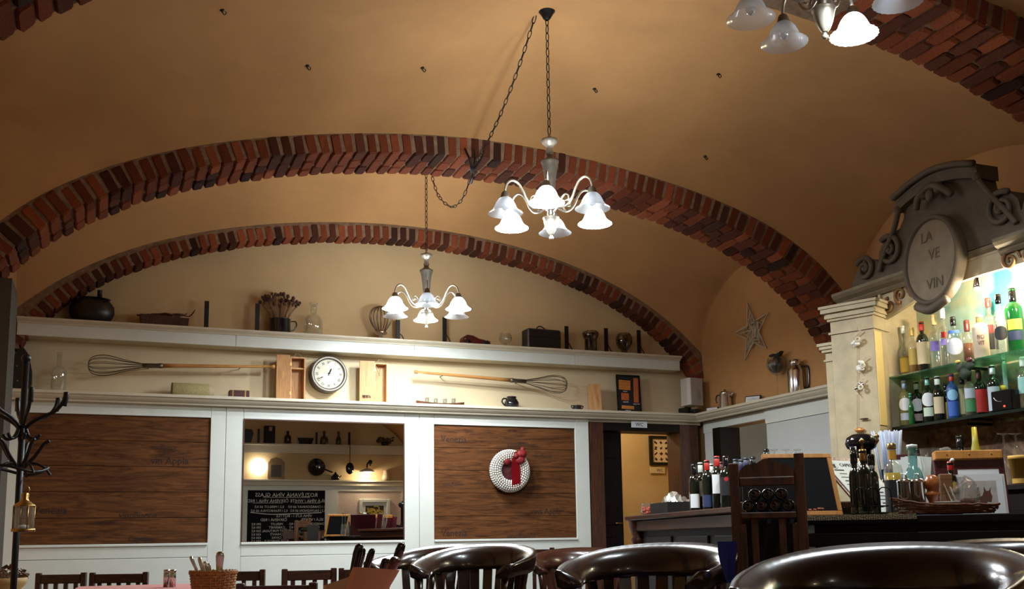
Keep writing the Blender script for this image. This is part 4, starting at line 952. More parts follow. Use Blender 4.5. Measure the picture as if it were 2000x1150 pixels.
bottle('amber bottle with yellow cap, second on the top shelf', ub(1785), .036, .310, .012, GC, .05, YEL, [(.2, .55, 1.0, LBL['gold'])], .55, .74, (.5, liquid('amber', (.35, .16, .02))))
bottle('dark green whisky bottle with red cap and cream label', ub(1804), .039, .332, .013, M_DKG, .055, RED, [(.16, .60, 1.25, LBL['cream'])], .62, .78, None)
bottle('clear gin bottle with pale stopper and violet label band', ub(1829), .034, .353, .014, GC, .06, CORK, [(.34, .52, 1.0, LBL['lilac'])], .56, .72)
bottle('tall clear vodka bottle with white cap and small red emblem', ub(1847), .034, .380, .013, GC, .06, WHT, [(.50, .60, .5, LBL['red']), (.38, .48, .7, LBL['lilac'])], .58, .72)
bottle('squat clear bottle with black cap and round white label', ub(1867, 4.87), .050, .294, .014, GC, .05, BLK, [(.18, .54, 'disc', LBL['grey']), (.64, .70, .7, LBL['blue'])], .62, .76)
bottle('brown brandy bottle with dark red cap', ub(1893, 4.97), .042, .278, .014, GC, .065, DRED, [], .6, .76, (.48, liquid('brown', (.14, .04, .015))))
bottle('cream coloured liqueur bottle with copper stopper', ub(1919, 4.87), .045, .262, .016, CREAMB, .05, COP, [], .7, .84, None, words=[('FIO', .48, .036, LBL['dkred']), ('VIT', .34, .036, LBL['dkred'])])
bottle('tall clear spirit bottle with small red cap and two-tone label', ub(1939, 4.975), .042, .380, .014, GC, .05, RED, [(.42, .56, 1.1, LBL['dkred']), (.16, .42, 1.1, LBL['black'])], .6, .74)
bottle('clear bottle with black heart-shaped label between its neighbours', ub(1959, 4.86), .036, .353, .014, GC, .05, BLK, [(.22, .46, 'disc', LBL['black'])], .58, .74)
bottle('big green bottle with black cap and yellow label', ub(1988, 4.95), .052, .391, .017, M_GRN, .075, BLK, [(.36, .52, .8, LBL['yellow']), (.2, .34, .8, LBL['navy'])], .66, .80)
VERM = mat('vermouth_glass', (.16, .15, .05), .08, coat=.5)
bottle('pale vermouth bottle with round white label, first on lower shelf', lb_(1767, 4.85), .040, .293, .013, VERM, .05, mat('blue_silver_cap', (.25, .32, .5), .3, .5), [(.33, .62, 'disc', LBL['white']), (.12, .28, .9, LBL['grey'])], .62, .78)
bottle('small bright green bottle standing before two vermouth bottles', (4.83, lb_(1778, 4.83)[1], 1.546), .018, .20, .008, M_GRN, .02, mat('teal_cap', (.06, .35, .28), .4), [], .5, .7)
bottle('dark vermouth bottle with a round white label, behind the small green one', lb_(1791, 4.97), .040, .297, .013, M_DKG, .05, WHT, [(.33, .62, 'disc', LBL['white']), (.12, .28, .8, lab('pinkgrey', (.4, .3, .3)))], .62, .78)
bottle('near-black vermouth bottle with round label and pale green strip', lb_(1813, 4.90), .041, .297, .013, M_DKG, .05, mat('teal_silver_cap', (.2, .4, .38), .3, .4), [(.36, .66, 'disc', LBL['white']), (.15, .34, .9, LBL['palegreen'])], .62, .78)
bottle('dark green bottle with cream square label, fourth on lower shelf', lb_(1833, 4.90), .037, .288, .014, M_DKG, .05, WHT, [(.18, .55, .9, LBL['cream'])], .58, .76)
bottle('narrow dark bottle with plain yellow label', lb_(1848, 4.98), .024, .25, .010, M_DKG, .04, BLK, [(.08, .52, 1.2, LBL['yellow'])], .6, .76)
bottle('blue labelled bottle with bright red cap', lb_(1861, 4.90), .036, .285, .012, mat('blue_bottle', (.02, .06, .2), .1), .04, RED, [(.42, .66, 'disc', lab('lightblue', (.25, .5, .7))), (.08, .40, 1.0, LBL['blue'])], .66, .8)
bottle('clear bottle with long pale yellow label', lb_(1881, 4.995), .036, .27, .013, GC, .04, BLK, [(.14, .74, .8, lab('straw', (.62, .56, .28)))], .74, .86, (.6, liquid('pale', (.3, .3, .12))))
bottle('green labelled bottle under the hanging ornament', lb_(1895, 4.85), .033, .255, .012, GC, .04, BLK, [(.10, .40, 1.0, LBL['green']), (.42, .66, 1.0, LBL['grey'])], .66, .8, (.6, liquid('olive', (.12, .14, .04))))
bottle('bottle with a large bright red label on lower shelf', lb_(1915, 4.965), .041, .293, .013, M_DKG, .055, DRED, [(.10, .58, 1.2, LBL['red'])], .6, .76)
bottle('dark bottle with tall blue grey label and silver cap', lb_(1942, 4.90), .038, .288, .014, M_DKG, .05, mat('silver_cap', (.6, .66, .7), .3, .6), [(.06, .56, 1.0, LBL['grey'])], .6, .76)
bottle('clear bottle with pale teal bands at the right edge of lower shelf', lb_(2003, 4.90), .036, .30, .013, GC, .05, WHT, [(.3, .62, 1.0, lab('teal', (.3, .55, .52)))], .62, .76)
q = lb_(1967, 4.99); t = thing('lemon_squeezer', 'slim pale bottle topped over a small yellow lemon', 'bottle', q)
MB().lathe([(.001, .0), (.022, 0), (.022, .11), (.010, .13), (.013, .16), (.014, .30), (.008, .32), (.001, .32)], 14).build('body', mat('pale_teal_glass', (.3, .5, .46), .15), t); MB().ball((-.03, 0, .155), .022, 10, 7, (1, 1.2, .9)).build('lemon', mat('lemon_skin', (.75, .50, .04), .5), t)
q = at(1966, 800, X=4.84); t = thing('small_radio', 'little black device with a red indicator light', 'radio', (4.84, q.y, 1.546), -PI / 2)
MB().box((0, 0, .06), (.15, .07, .12), bev=.006).build('case', M_BLACKG, t); MB().ball((.02, -.036, .025), .006, 8, 5).build('indicator', glow('red_led', (1, .05, .02), 4), t)
MB().tube([(.05 * math.cos(a), -.036, .085 + .03 * math.sin(a)) for a in [PI * (1.0 + .5 * k / 8) for k in range(9)]], .002, 5).build('dial_arc', M_STEEL, t)
q = at(1890, 722, X=4.82); t = thing('hanging_ornament', 'dark green leafy ornament with yellow and red tips under glass shelf', 'ornament', (4.80, q.y, q.z), -PI / 2)
mb = MB()
for x, z, r in ((-.035, .02, .035), (.035, .02, .035), (0, -.02, .045), (-.055, .035, .018), (.058, .04, .018), (0, .03, .025)): mb.ball((x, 0, z), r, 9, 6, (1, .5, .9))
mb.tube([(0, 0, .05), (0, 0, 1.872 - q.z)], .002, 4); mb.build('leaves', mat('dark_leaf', (.012, .03, .012), .6), t)
MB().ball((-.045, -.01, .055), .014, 7, 5, (1.6, .6, .7)).build('yellow_tip', YEL, t); MB().ball((.045, -.01, .052), .016, 7, 5, (1.5, .6, .9)).build('red_tip', DRED, t)
# trinkets on the pillar
gp = pil.location
def on_pil(px, py):
    # point on the pillar's front face (plane through the corner, normal (-.917,-.4))
    a, b = at(px, py, d=1.0), at(px, py, d=2.0); v = b - a; o = a - v; n = Vector((-.917, -.4, 0)); s = n.dot(Vector((4.52, 5.50, 0)) - o) / n.dot(v); return o + v * s
tops = [on_pil(1678, 640), on_pil(1683, 850)]
t = thing('shell_garland', 'string of shells and silver trinkets hanging down the pillar', 'garland', tops[0] + Vector((-.02, -.01, 0)), pa)
org = t.location.copy(); Ri = Matrix.Rotation(-pa, 3, 'Z')
mb = MB(); mb.tube([Ri @ (on_pil(1676, y) - org) + Vector((0, -.012, 0)) for y in (640, 700, 780, 850)], .0016, 4); mb.build('string', M_STALK, t)
rg = random.Random(8)
for px, py in ((1676, 665), (1686, 716), (1682, 758)):
    c = Ri @ (on_pil(px, py) - org) + Vector((0, -.02, 0)); mb = MB()
    for k in range(4): mb.ball(c + Vector((rg.uniform(-.03, .03), rg.uniform(-.012, .0), rg.uniform(-.035, .035))), rg.uniform(.013, .02), 8, 5, (1.5, .7, .8), Matrix.Rotation(rg.uniform(0, 3), 4, 'Y'))
    mb.build('shell', M_SHELLW if py < 740 else M_STEEL, t); mb = MB()
    M_ = Matrix.Translation(c + Vector((.018, -.016, .0))) @ Matrix.Rotation(PI / 2, 4, 'X'); mb.lathe([(.008, 0), (.018, .003), (.020, .008), (.010, .010), (.008, 0)], 12, M=M_); mb.build('ring_shell', M_CREAM2, t)
    mb = MB().bar(c + Vector((-.01, -.01, .03)), c + Vector((.035, -.01, .06)), .006, .006); mb.bar(c + Vector((-.04, -.01, -.0)), c + Vector((-.01, -.012, -.045)), .006, .006); mb.build('twig', M_WICK, t)
for px, py, nm, mm in ((1690, 818, 'twig', M_BROWNW), (1681, 840, 'star', COP)):
    c = Ri @ (on_pil(px, py) - org) + Vector((0, -.016, 0)); MB().ball(c, .028, 8, 5, (1.2, .3, .22 if nm == 'twig' else .6)).build(nm, mm, t)

# ------------------------------------------------------------------ left bar counter with wine
cn = thing('bar_counter', 'dark wooden bar counter with fluted end post', 'bar', (0, 0, 0))
ca, cb = Vector((3.86, 7.22, 0)), Vector((3.215, 4.33, 0)); cd = (cb - ca).normalized(); cang = math.atan2(cd.y, cd.x)
cn.location = ca; cn.rotation_euler = (0, 0, cang); CL = (cb - ca).length        # local x along the front edge, y (left of it) towards the bar side
MB().span((-.05, -.02, .985), (CL, .80, 1.02), bev=.006).build('worktop', M_MAHOG, cn)
mb = MB().span((.09, .07, 0), (CL, .76, .985)); mb.build('body', M_DARKW, cn)
for k in range(3): MB().span((.25 + k * .75, .055, .15), (.88 + k * .75, .07, .86), bev=.008).build('panel', M_DARKW, cn)
MB().span((.02, .02, .9), (CL, .07, .985), bev=.008).build('moulding', M_MAHOG, cn)
MB().lathe([(.065, 0), (.065, .06), (.05, .08), (.048, .80), (.06, .82), (.062, .84), (.05, .86), (.075, .93), (.08, .985)], 28, c=(.07, .06, 0), wob=lambda a, z: 1 + (.04 * math.cos(14 * a) if .1 < z < .8 else 0)).build('fluted_post', M_MAHOG, cn)
def onc(px, y=.28): # point on the worktop at lateral offset y seen at pixel px
    a, b = at(px, 990, d=1.0), at(px, 990, d=2.0); v = (b - a); v.z = 0; o = (a - v); o.z = 0
    p0 = ca + Vector((-cd.y, cd.x, 0)) * y; p0.z = 0
    den = cd.x * v.y - cd.y * v.x; w = o - p0; s = (w.x * v.y - w.y * v.x) / den; p = p0 + cd * s; return (p.x, p.y, 1.0215)
WINE = [(1371, .13, .040, .315, BLK if False else mat('silver_white_capsule', (.62, .68, .64), .35, .3), [(.30, .62, 1.1, LBL['white'])], 'wine bottle with white capsule and big white label'),
        (1358, .06, .036, .30, BLK, [(.06, .36, .9, LBL['white'])], 'leftmost wine bottle, black capsule and low white label'),
        (1384, .10, .037, .315, RED, [(.06, .30, 1.1, LBL['navy'])], 'wine bottle with red capsule and dark blue label'),
        (1392, .30, .038, .325, MATS['silver_white_capsule'], [], 'rear wine bottle showing only its white capsule'),
        (1404, .14, .040, .335, RED, [(.30, .66, 1.0, LBL['white'])], 'tallest wine bottle with bright red capsule and narrow white label'),
        (1412, .30, .038, .325, DRED, [], 'rear wine bottle with a dark red capsule'),
        (1421, .14, .043, .325, BLK, [(.25, .60, 1.1, LBL['black']), (.52, .60, 'disc', LBL['red'])], 'black wine bottle with black label and red dot beside wooden rack')]
for px, y, r, h, cm, ls, lb in WINE:
    bottle(lb, onc(px, y), r, h, .014, M_DKG, .06, cm, ls, .62, .78, None, 'wine bottles on the counter', name='wine_bottle')
for px, h, cm, lb in ((1441, .335, NAVY, 'wine bottle with navy capsule behind rack, first from left'), (1452, .325, NAVY, 'wine bottle with dark capsule behind rack, second from left'), (1462, .33, NAVY, 'wine bottle with dark blue capsule behind rack, third from left'), (1475, .325, BLK, 'wine bottle with black capsule behind the rack crest'), (1502, .355, BLK, 'tallest black capped bottle behind the rack\'s right post')):
    bottle(lb, onc(px, .36), .038, h, .015, M_DKG, .07, cm, [], .62, .76, None, 'wine bottles behind the rack', name='wine_bottle')
q = onc(1264, .10); t = thing('glass_jar', 'round glass jar of red sweets at the counter end', 'jar', q)
MB().lathe([(.001, 0), (.035, 0), (.052, .02), (.055, .05), (.042, .085), (.045, .095)], 20).build('glass', M_GLASSC, t)
mb = MB(); rg = random.Random(2)
for k in range(26): a = rg.uniform(0, 7); r = .034 * math.sqrt(rg.random()); mb.ball((r * math.cos(a), r * math.sin(a), rg.uniform(.014, .06)), .012, 6, 4)
mb.build('sweets', mat('red_sweet', (.45, .06, .03), .35, objvar=.3), t, kind='stuff')
q = Vector(onc(1318, .22)); t = thing('counter_tray', 'black tray holding crumpled foil beside the wine bottles', 'tray', q, cang); tray_at = q.copy()
mb = MB(); L_ = .42; mb.span((-L_ / 2, -.12, 0), (L_ / 2, .12, .006)); mb.span((-L_ / 2, -.125, 0), (L_ / 2, -.115, .085)); mb.span((-L_ / 2, .115, 0), (L_ / 2, .125, .085)); mb.span((-L_ / 2 - .005, -.125, 0), (-L_ / 2, .125, .085)); mb.span((L_ / 2, -.125, 0), (L_ / 2 + .005, .125, .085)); mb.build('body', M_BLACK, t)
t = thing('foil_bag', 'crumpled silver foil and paper bag in black tray', 'foil', tray_at + cd * .03 + Vector((0, 0, .008)), cang)
mb = MB(); rg = random.Random(12); n, m_ = 12, 9; vs = []
for i in range(n):
    for j in range(m_): u, v = i / (n - 1) * 2 - 1, j / (m_ - 1) * 2 - 1; vs.append((u * .17, v * .09, .03 + .11 * (1 - u * u * .7) * (1 - v * v * .6) + rg.uniform(-.028, .028)))
mb.add(vs, [(i * m_ + j, i * m_ + j + 1, i * m_ + m_ + j + 1, i * m_ + m_ + j) for i in range(n - 1) for j in range(m_ - 1)]); mb.build('foil', mat('crumpled_foil', (.55, .52, .46), .3, .8), t)
mb = MB().add([(-.19, -.06, .07), (-.07, -.07, .075), (-.07, .03, .16), (-.19, .04, .15), (-.185, -.02, .006), (-.07, -.02, .006)], [(0, 1, 2, 3), (0, 4, 5, 1), (3, 2, 5, 4)]); mb.build('paper', mat('kraft_paper', (.34, .22, .12), .8), t)

# ------------------------------------------------------------------ carved wine rack in front of the counter
ra, rb_ = Vector((2.49, 3.70, 0)), Vector((2.70, 3.535, 0)); rd = (rb_ - ra); RW = rd.length; ra_ang = math.atan2(rd.y, rd.x)
rk = thing('wine_rack', 'tall carved dark wood wine rack with slatted front', 'wine rack', ra, ra_ang)
def zr(py, px=1500): return at(px, py, d=4.28).z
zt_l, zt_r = zr(902, 1442), zr(884, 1550)
M_RACK = wood('worn_rack_wood', (0.025, 0.010, 0.005), (0.12, 0.045, 0.02), .5, (8, 8, 1.2), bump=.1)
for x, zz, y in ((0, zt_l, 0), (RW, zt_r, 0), (0, 1.0, .17), (RW, 1.0, .17)): MB().span((x - .02, y - .02, 0), (x + .02, y + .02, zz), bev=.004).build('post', M_RACK, rk)
zz = zr(932); mb = MB(); n = 24
cr = [(.02 + (RW - .04) * i / n, zz + .022 + .052 * math.sin(PI * i / n) ** .7 + .007 * math.sin(5 * PI * i / n)) for i in range(n + 1)]
mb.prism(cr + [(RW - .02, zz), (.02, zz)], -.012, .012); mb.build('crest', M_RACK, rk)
MB().span((.02, -.016, zr(948)), (RW - .02, .016, zz + .004), bev=.004).build('rail', M_RACK, rk)
MB().span((.02, -.02, zr(1012)), (RW - .02, .17, zr(1000)), bev=.003).build('shelf', M_RACK, rk)
MB().span((.02, -.02, .06), (RW - .02, .17, .09)).build('shelf', M_RACK, rk)
MB().span((.02, .182, .05), (RW - .02, .188, zz)).build('back_panel', M_INK, rk)
for fx_ in (.10, .28, .70, .90): MB().span((RW * fx_ - .014, -.015, .09), (RW * fx_ + .014, .01, zr(1012) - (.02 if fx_ in (.10, .9) else 0)), bev=.003).build('slat', M_RACK, rk)
mb0 = MB().lathe([(.001, .0), (.014, -.004), (.022, -.004), (.026, .003), (.0265, .012), (.0265, .09), (.011, .12), (.011, .145)], 14, M=Matrix.Rotation(-PI / 2, 4, 'X')); wme = mb0.mesh('wine_bottle', M_DKG)
k = 0
def lie(x, z, lb, g):
    global k
    o = bpy.data.objects.new('wine_bottle', wme); COL.objects.link(o); o.matrix_world = Matrix.Translation(ra) @ Matrix.Rotation(ra_ang, 4, 'Z') @ Matrix.Translation((x, .03, z)); tag(o, lb, 'bottle', g)
z0 = zr(1000) + .028
for i in range(4): lie(.050 + i * .055, z0, ('first', 'second', 'third', 'fourth')[i] + ' bottle from the left lying on the rack\'s shelf', 'lying bottles, lower layer')
for i in range(3): lie(.078 + i * .055, z0 + .048, ('left', 'middle', 'right')[i] + ' bottle of the upper layer lying above the rack\'s shelf', 'lying bottles, upper layer')
for i in range(7):
    for j in range(2): lie(RW * .40 + j * .055, .119 + i * .0545, ('left', 'right')[j] + ' dark bottle behind the rack slats, %s from the bottom' % ('lowest', 'second', 'third', 'fourth', 'fifth', 'sixth', 'seventh')[i], 'lying bottles, lower column')

# ------------------------------------------------------------------ sideboard with menus, oils and trays
SZ = .932
sa, sb_ = Vector((2.90, 3.76, 0)), Vector((2.90 + 1.22 * .829, 3.76 - 1.22 * .559, 0)); sang = math.atan2(sb_.y - sa.y, sb_.x - sa.x); SL = (sb_ - sa).length
sd = thing('sideboard', 'dark panelled sideboard crowded with menus and oil bottles', 'sideboard', sa, sang)
MB().span((0, 0, SZ - .035), (SL, .52, SZ), bev=.004).build('top', M_DARKW, sd)
MB().span((.03, .03, 0), (SL - .03, .50, SZ - .035)).build('body', M_DARKW, sd)
for k in range(2): MB().span((.10 + k * .58, .018, .12), (.58 + k * .58, .03, .78), bev=.006).build('door', M_DARKW, sd)
MB().span((0, .005, .80), (SL, .03, .86), bev=.004).build('moulding', M_DARKW, sd)
def sl(px, y=.15, py=1000):
    """(x, y, z) in the room on the sideboard top at pixel px, y metres behind its front edge"""
    a, b = at(px, py, d=1.0), at(px, py, d=2.0); v = (b - a); v.z = 0; o = a - v; o.z = 0
    dd = (sb_ - sa).normalized(); p0 = sa + Vector((-dd.y, dd.x, 0)) * y; w = o - p0
    s = (w.x * v.y - w.y * v.x) / (dd.x * v.y - dd.y * v.x); p = p0 + dd * s; return Vector((p.x, p.y, SZ))
def hz(p, py, px=1700):
    """height at which pixel row py crosses the depth of p"""
    dep = AX[2][0] * p.x + AX[2][1] * p.y + AX[2][2] * (p.z - CAM_Z); return at(px, py, d=dep).z
t = thing('woven_mat', 'beaded straw mat overhanging the sideboard edge', 'mat', sl(1666, .10), sang)
MB().span((-.27, -.10, .001), (.25, .22, .006)).build('mat', mat('woven_mat', (.26, .20, .11), .8, bump=1.0, bscale=160, var=.5, scale=120), t)
mb = MB(); 
for k in range(52): mb.box((-.265 + k * .01, -.112, -.007), (.008, .012, .020))
mb.build('fringe', MATS['woven_mat'], t, kind='stuff')
# chalkboard in orange frame
p = sl(1578, .14); t = thing('chalkboard', 'blank chalkboard in an orange wooden frame, leaning on the sideboard', 'chalkboard', p + Vector((0, 0, .008)), rot=(-.36, 0, sang + .30))
M_ORW = wood('orange_wood', (.42, .16, .03), (.62, .28, .06), .5, (9, 9, 1.5))
w, h, b = .33, .31, .022
MB().span((-w / 2 + b, .0, b), (w / 2 - b, .012, h - b)).build('slate', mat('slate_black', (.008, .008, .009), .85, spec=.15), t)
for a_, c_ in (((-w / 2, -.004, 0), (w / 2, .018, b)), ((-w / 2, -.004, h - b), (w / 2, .018, h)), ((-w / 2, -.004, b), (-w / 2 + b, .018, h - b)), ((w / 2 - b, -.004, b), (w / 2, .018, h - b))): MB().span(a_, c_, bev=.002).build('frame', M_ORW, t)
mb = MB(); rg = random.Random(6)
for k in range(9): mb.box((-.10 + k * .022 + rg.uniform(-.006, .006), -.002, b + .004 + rg.uniform(0, .008)), (.014, .008, .007), rg.uniform(-.5, .5))
mb.build('chalk_bits', mat('red_chalk', (.45, .15, .08), .9), t, kind='stuff')
p = sl(1540, .30); 
for k, (px) in enumerate((1518, 1541, 1564)):
    p = sl(px, .40); t = thing('stemmed_glass', '%s upside-down glass behind the chalkboard' % ('first', 'second', 'third')[k], 'glass', p)
    zz = hz(p, 876, px) - SZ; MB().lathe([(.022, 0), (.024, .05), (.015, zz * .45), (.004, zz * .5), (.004, zz - .01), (.022, zz), (.001, zz + .002)], 16).build('body', M_GLASSC, t)
# menu stand with menus
M_MENU = mat('burgundy_menu_leather', (.075, .010, .014), .4, bump=.2, bscale=60); M_MENUP = mat('menu_paper', (.70, .74, .70), .7)
def menu(label, p, w, h, lean, rz, words=True):
    t = thing('menu_board', label, 'menu', p, rot=(lean, 0, rz))
    MB().box((0, 0.004, h / 2), (w, .010, h), bev=.002).build('cover', M_MENU, t); MB().box((.0, -.003, h / 2 - .012), (w * .90, .003, h * .90)).build('sheet', M_MENUP, t)
    if words:
        text('lettering', 'CAPRETTO', .030, M_INK, t, (-w / 2 + .185, -.0052, h * .86 - .01)); y = -.0052
        MB().lathe([(.024, 0), (.022, 0.0006)], 24, M=Matrix.Translation((-w / 2 + .065, y, h * .86 - .012)) @ Matrix.Rotation(PI / 2, 4, 'X')).build('emblem_ring', M_INK, t)
        g = MB(); g.prism([(-.010, -.016), (.006, -.016), (.007, -.004), (.012, .004), (.006, .009), (.002, .006), (-.004, .018), (-.012, .012), (-.009, .003)], y - .0006, y); g = g.build('emblem_goat', M_INK, t); g.location = (-w / 2 + .065, 0, h * .86 - .012)
        g = MB(); rg = random.Random(3)
        for k in range(11):
            for c in (-.09, .05): g.box((c + rg.uniform(-.01, .01), y, h * .74 - k * .0245), (rg.uniform(.05, .085), .0006, .004 if k % 3 else .007))
        g.build('printed_lines', M_INK, t, kind='stuff')
    return t
_c = sl(1690, .19); _a = sang + .80; p = _c + Vector((math.cos(_a), math.sin(_a), 0)) * .17
mn = menu('opened burgundy menu with white Capretto sheet, tilted against the oil bottles', p + Vector((0, 0, .013)), .34, .385, -.75, _a)
t = menu('stack of white menu sheets behind the yellow bottle', sl(1775, .49) + Vector((0, 0, .004)), .13, .30, -.12, sang - .15, False)
for k in range(3): MB().box((.03 + .012 * k, -.008 - .003 * k, .15), (.10, .002, .27), ry=.06 * k).build('sheet', M_MENUP, t)
# black tap tower and straws behind
p = Vector(onc(1690, .56)); t = thing('beer_tap', 'rounded black tap tower with small brass knob', 'tap', p)
H = hz(p, 846, 1690) - p.z
MB().lathe([(.001, 0), (.05, 0), (.05, H - .09), (.075, H - .075), (.085, H - .05), (.075, H - .018), (.045, H), (.001, H + .003)], 24).build('tower', M_BLACKG, t); MB().lathe([(.006, 0), (.012, .01), (.006, .018), (.014, .03), (.010, .042), (.001, .048)], 12, c=(.03, -.09, H - .05)).build('knob', M_BRASS, t)
MB().tube([(.03, -.09, H - .05), (.03, -.04, H - .07)], .006, 6).build('lever', M_BRASS, t)
p = Vector(onc(1742, .74)); t = thing('straw_cup', 'bunch of pale bluish straws in a black cup', 'straws', p); zt_ = hz(p, 838, 1735) - p.z
MB().lathe([(.001, 0), (.045, 0), (.05, .18), (.046, .18), (.04, .01)], 18).build('cup', M_BLACKG, t)
mb = MB(); rg = random.Random(17)
for k in range(60): a = rg.uniform(0, 7); r = math.sqrt(rg.random()); mb.tube([(r * .036 * math.cos(a), r * .036 * math.sin(a), .03), (r * .085 * math.cos(a), r * .075 * math.sin(a), zt_ - rg.uniform(0, .012))], .0034, 5)
mb.build('straws', mat('pale_blue_straw', (.42, .48, .62), .45), t, kind='stuff')
# oil and vinegar bottles in a wire rack
BOIL = [(1674, .13, .026, 884, 'dark oil bottle with swing stopper, left in wire rack'), (1692, .06, .032, 878, 'dark oil bottle with gold collar, front of the wire rack'), (1708, .12, .027, 888, 'dark vinegar bottle with round neck seal, right in wire rack')]
for px, y, r, py, lb in BOIL:
    p = sl(px, y); h = hz(p, py, px) - SZ - .012
    t = bottle(lb, (p.x, p.y, SZ + .012), r, h, .013, M_DKG, .045, BLK if 'gold' not in lb else M_BRASS, [], .60, .74, None, 'oil and vinegar bottles', name='oil_bottle')
    if 'swing' in lb: MB().tube([(0, .012, h), (0, .012, h + .03), (0, -.012, h + .03), (0, -.012, h)], .003, 5).build('pourer', M_STEEL, t)
    elif 'seal' in lb: MB().lathe([(.010, 0), (.001, .001)], 14, M=Matrix.Translation((.0145, 0, h * .80)) @ Matrix.Rotation(PI / 2, 4, 'Y')).build('seal', lab('seal', (.3, .3, .3)), t)
    elif 'gold' in lb: MB().lathe([(.006, 0), (.004, .03), (.010, .036), (.012, .045), (.001, .055)], 10, c=(0, 0, h)).build('stopper', M_BRASS, t)
t = thing('cruet_rack', 'black wire rack around the three dark oil bottles', 'rack', sl(1692, .075) + Vector((0, 0, .0065)), sang); mb = MB()
def loop(x, y, w, h): mb.tube(smooth_path([(x - w, y, .004), (x - w, y, h * .75), (x - w * .6, y, h * .97), (x, y, h), (x + w * .6, y, h * .97), (x + w, y, h * .75), (x + w, y, .004)], 4), .0026, 5)
for x in (-.048, .0, .048): loop(x + .025, -.075, .026, .115)
mb.tube([(-.085, -.07, .035), (.085, -.07, .035), (.085, .09, .035), (-.085, .09, .035)], .0026, 5, True); mb.tube([(-.085, -.07, .004), (.085, -.07, .004), (.085, .09, .004), (-.085, .09, .004)], .0026, 5, True); mb.build('wires', M_BLACKG, t)
p = sl(1750, .26); h = hz(p, 866, 1752) - SZ
bottle('tall clear bottle with gold cap, yellow drink over a dark label', (p.x, p.y, SZ), .042, h, .017, GC, .022, M_BRASS, [(.05, .50, 1.35, LBL['black'])], .62, .76, (.60, liquid('limoncello', (.55, .36, .04))), name='liqueur_bottle')
_lq = [o for o in COL.objects if o.name.startswith('liqueur_bottle')][0]; MB().lathe([(.0178, h * .79), (.0178, h * .92)], 16).build('neck_band', mat('amber_neck_band', (.55, .28, .03), .5), _lq)
p = sl(1790, .25); h = hz(p, 872, 1783) - SZ; GTEAL = glass('teal_glass', (.55, .82, .80), .12, .25, (.22, .42, .42))
t = thing('swing_top_bottle', 'teal swing-top glass bottle behind the steel tins', 'bottle', p); MB().lathe(bottle_prof(.044, h, .020, h * .45, h * .72), 22).build('body', GTEAL, t); MB().lathe([(.018, h - .004), (.024, h), (.024, h + .012), (.001, h + .016)], 14).build('stopper', WHT, t); MB().tube([(.02, 0, h - .05), (.028, 0, h - .02), (.024, 0, h + .008)], .0022, 5).build('clip', M_STEEL, t)
p = sl(1826, .47); h = hz(p, 874, 1812) - SZ; t = thing('glass_jug', 'clear glass jug with a big curled handle', 'jug', p, sang)
MB().lathe([(.001, 0), (.055, 0), (.06, .01), (.055, h * .5), (.042, h * .75), (.05, h)], 24).build('body', M_GLASSC, t); MB().tube(smooth_path([(.046, 0, h * .97), (.085, 0, h * .98), (.10, 0, h * .78), (.085, 0, h * .5), (.055, 0, h * .36)], 5), .008, 7).build('handle', glass('bright_glass', (.95, .97, .97), .3, .2, (.75, .78, .78)), t)
for k, (px, y) in enumerate(((1770, .08), (1795, .09))):
    p = sl(px, y); h = hz(p, 936, px) - SZ; t = thing('spice_tin', ('left', 'right')[k] + ' small steel tin standing in the wicker tray', 'tin', p + Vector((0, 0, .0165)), group='steel tins in the tray')
    MB().lathe([(.001, 0), (.030, 0), (.031, .004), (.031, h * .8), (.033, h * .81), (.033, h * .86), (.031, h * .87), (.031, h - .02), (.02, h - .012), (.001, h - .010)], 22).build('tin', M_STEEL, t); MB().tube([(.0, -.015, h - .012), (.0, -.01, h + .01), (.0, .01, h + .01), (.0, .015, h - .012)], .003, 5).build('handle', M_STEEL, t)
p = sl(1824, .10); h = hz(p, 927, 1824) - SZ; t = thing('pepper_mill', 'turned reddish wooden pepper mill', 'pepper mill', p + Vector((0, 0, .012)))
MB().lathe([(.001, 0), (.029, 0), (.030, .012), (.020, .03), (.018, .045), (.024, .06), (.031, .075), (.031, .082), (.024, .09), (.022, .098), (.030, .106), (.032, h - .045), (.026, h - .02), (.012, h - .012), (.001, h - .012)], 22).build('body', wood('orange_red_wood', (.22, .055, .012), (.42, .13, .03), .3, (3, 3, 3), coat=.4), t)
p = sl(1851, .14); t = thing('wood_block', 'plain brown wooden block beside the pepper mill', 'block', p + Vector((0, 0, .012)), sang); MB().box((0, 0, (hz(p, 925, 1851) - SZ - .012) / 2), (.052, .05, hz(p, 925, 1851) - SZ - .012), bev=.003).build('block', M_BROWNW if False else wood('mid_brown_wood', (.13, .055, .02), (.26, .12, .045), .5), t)
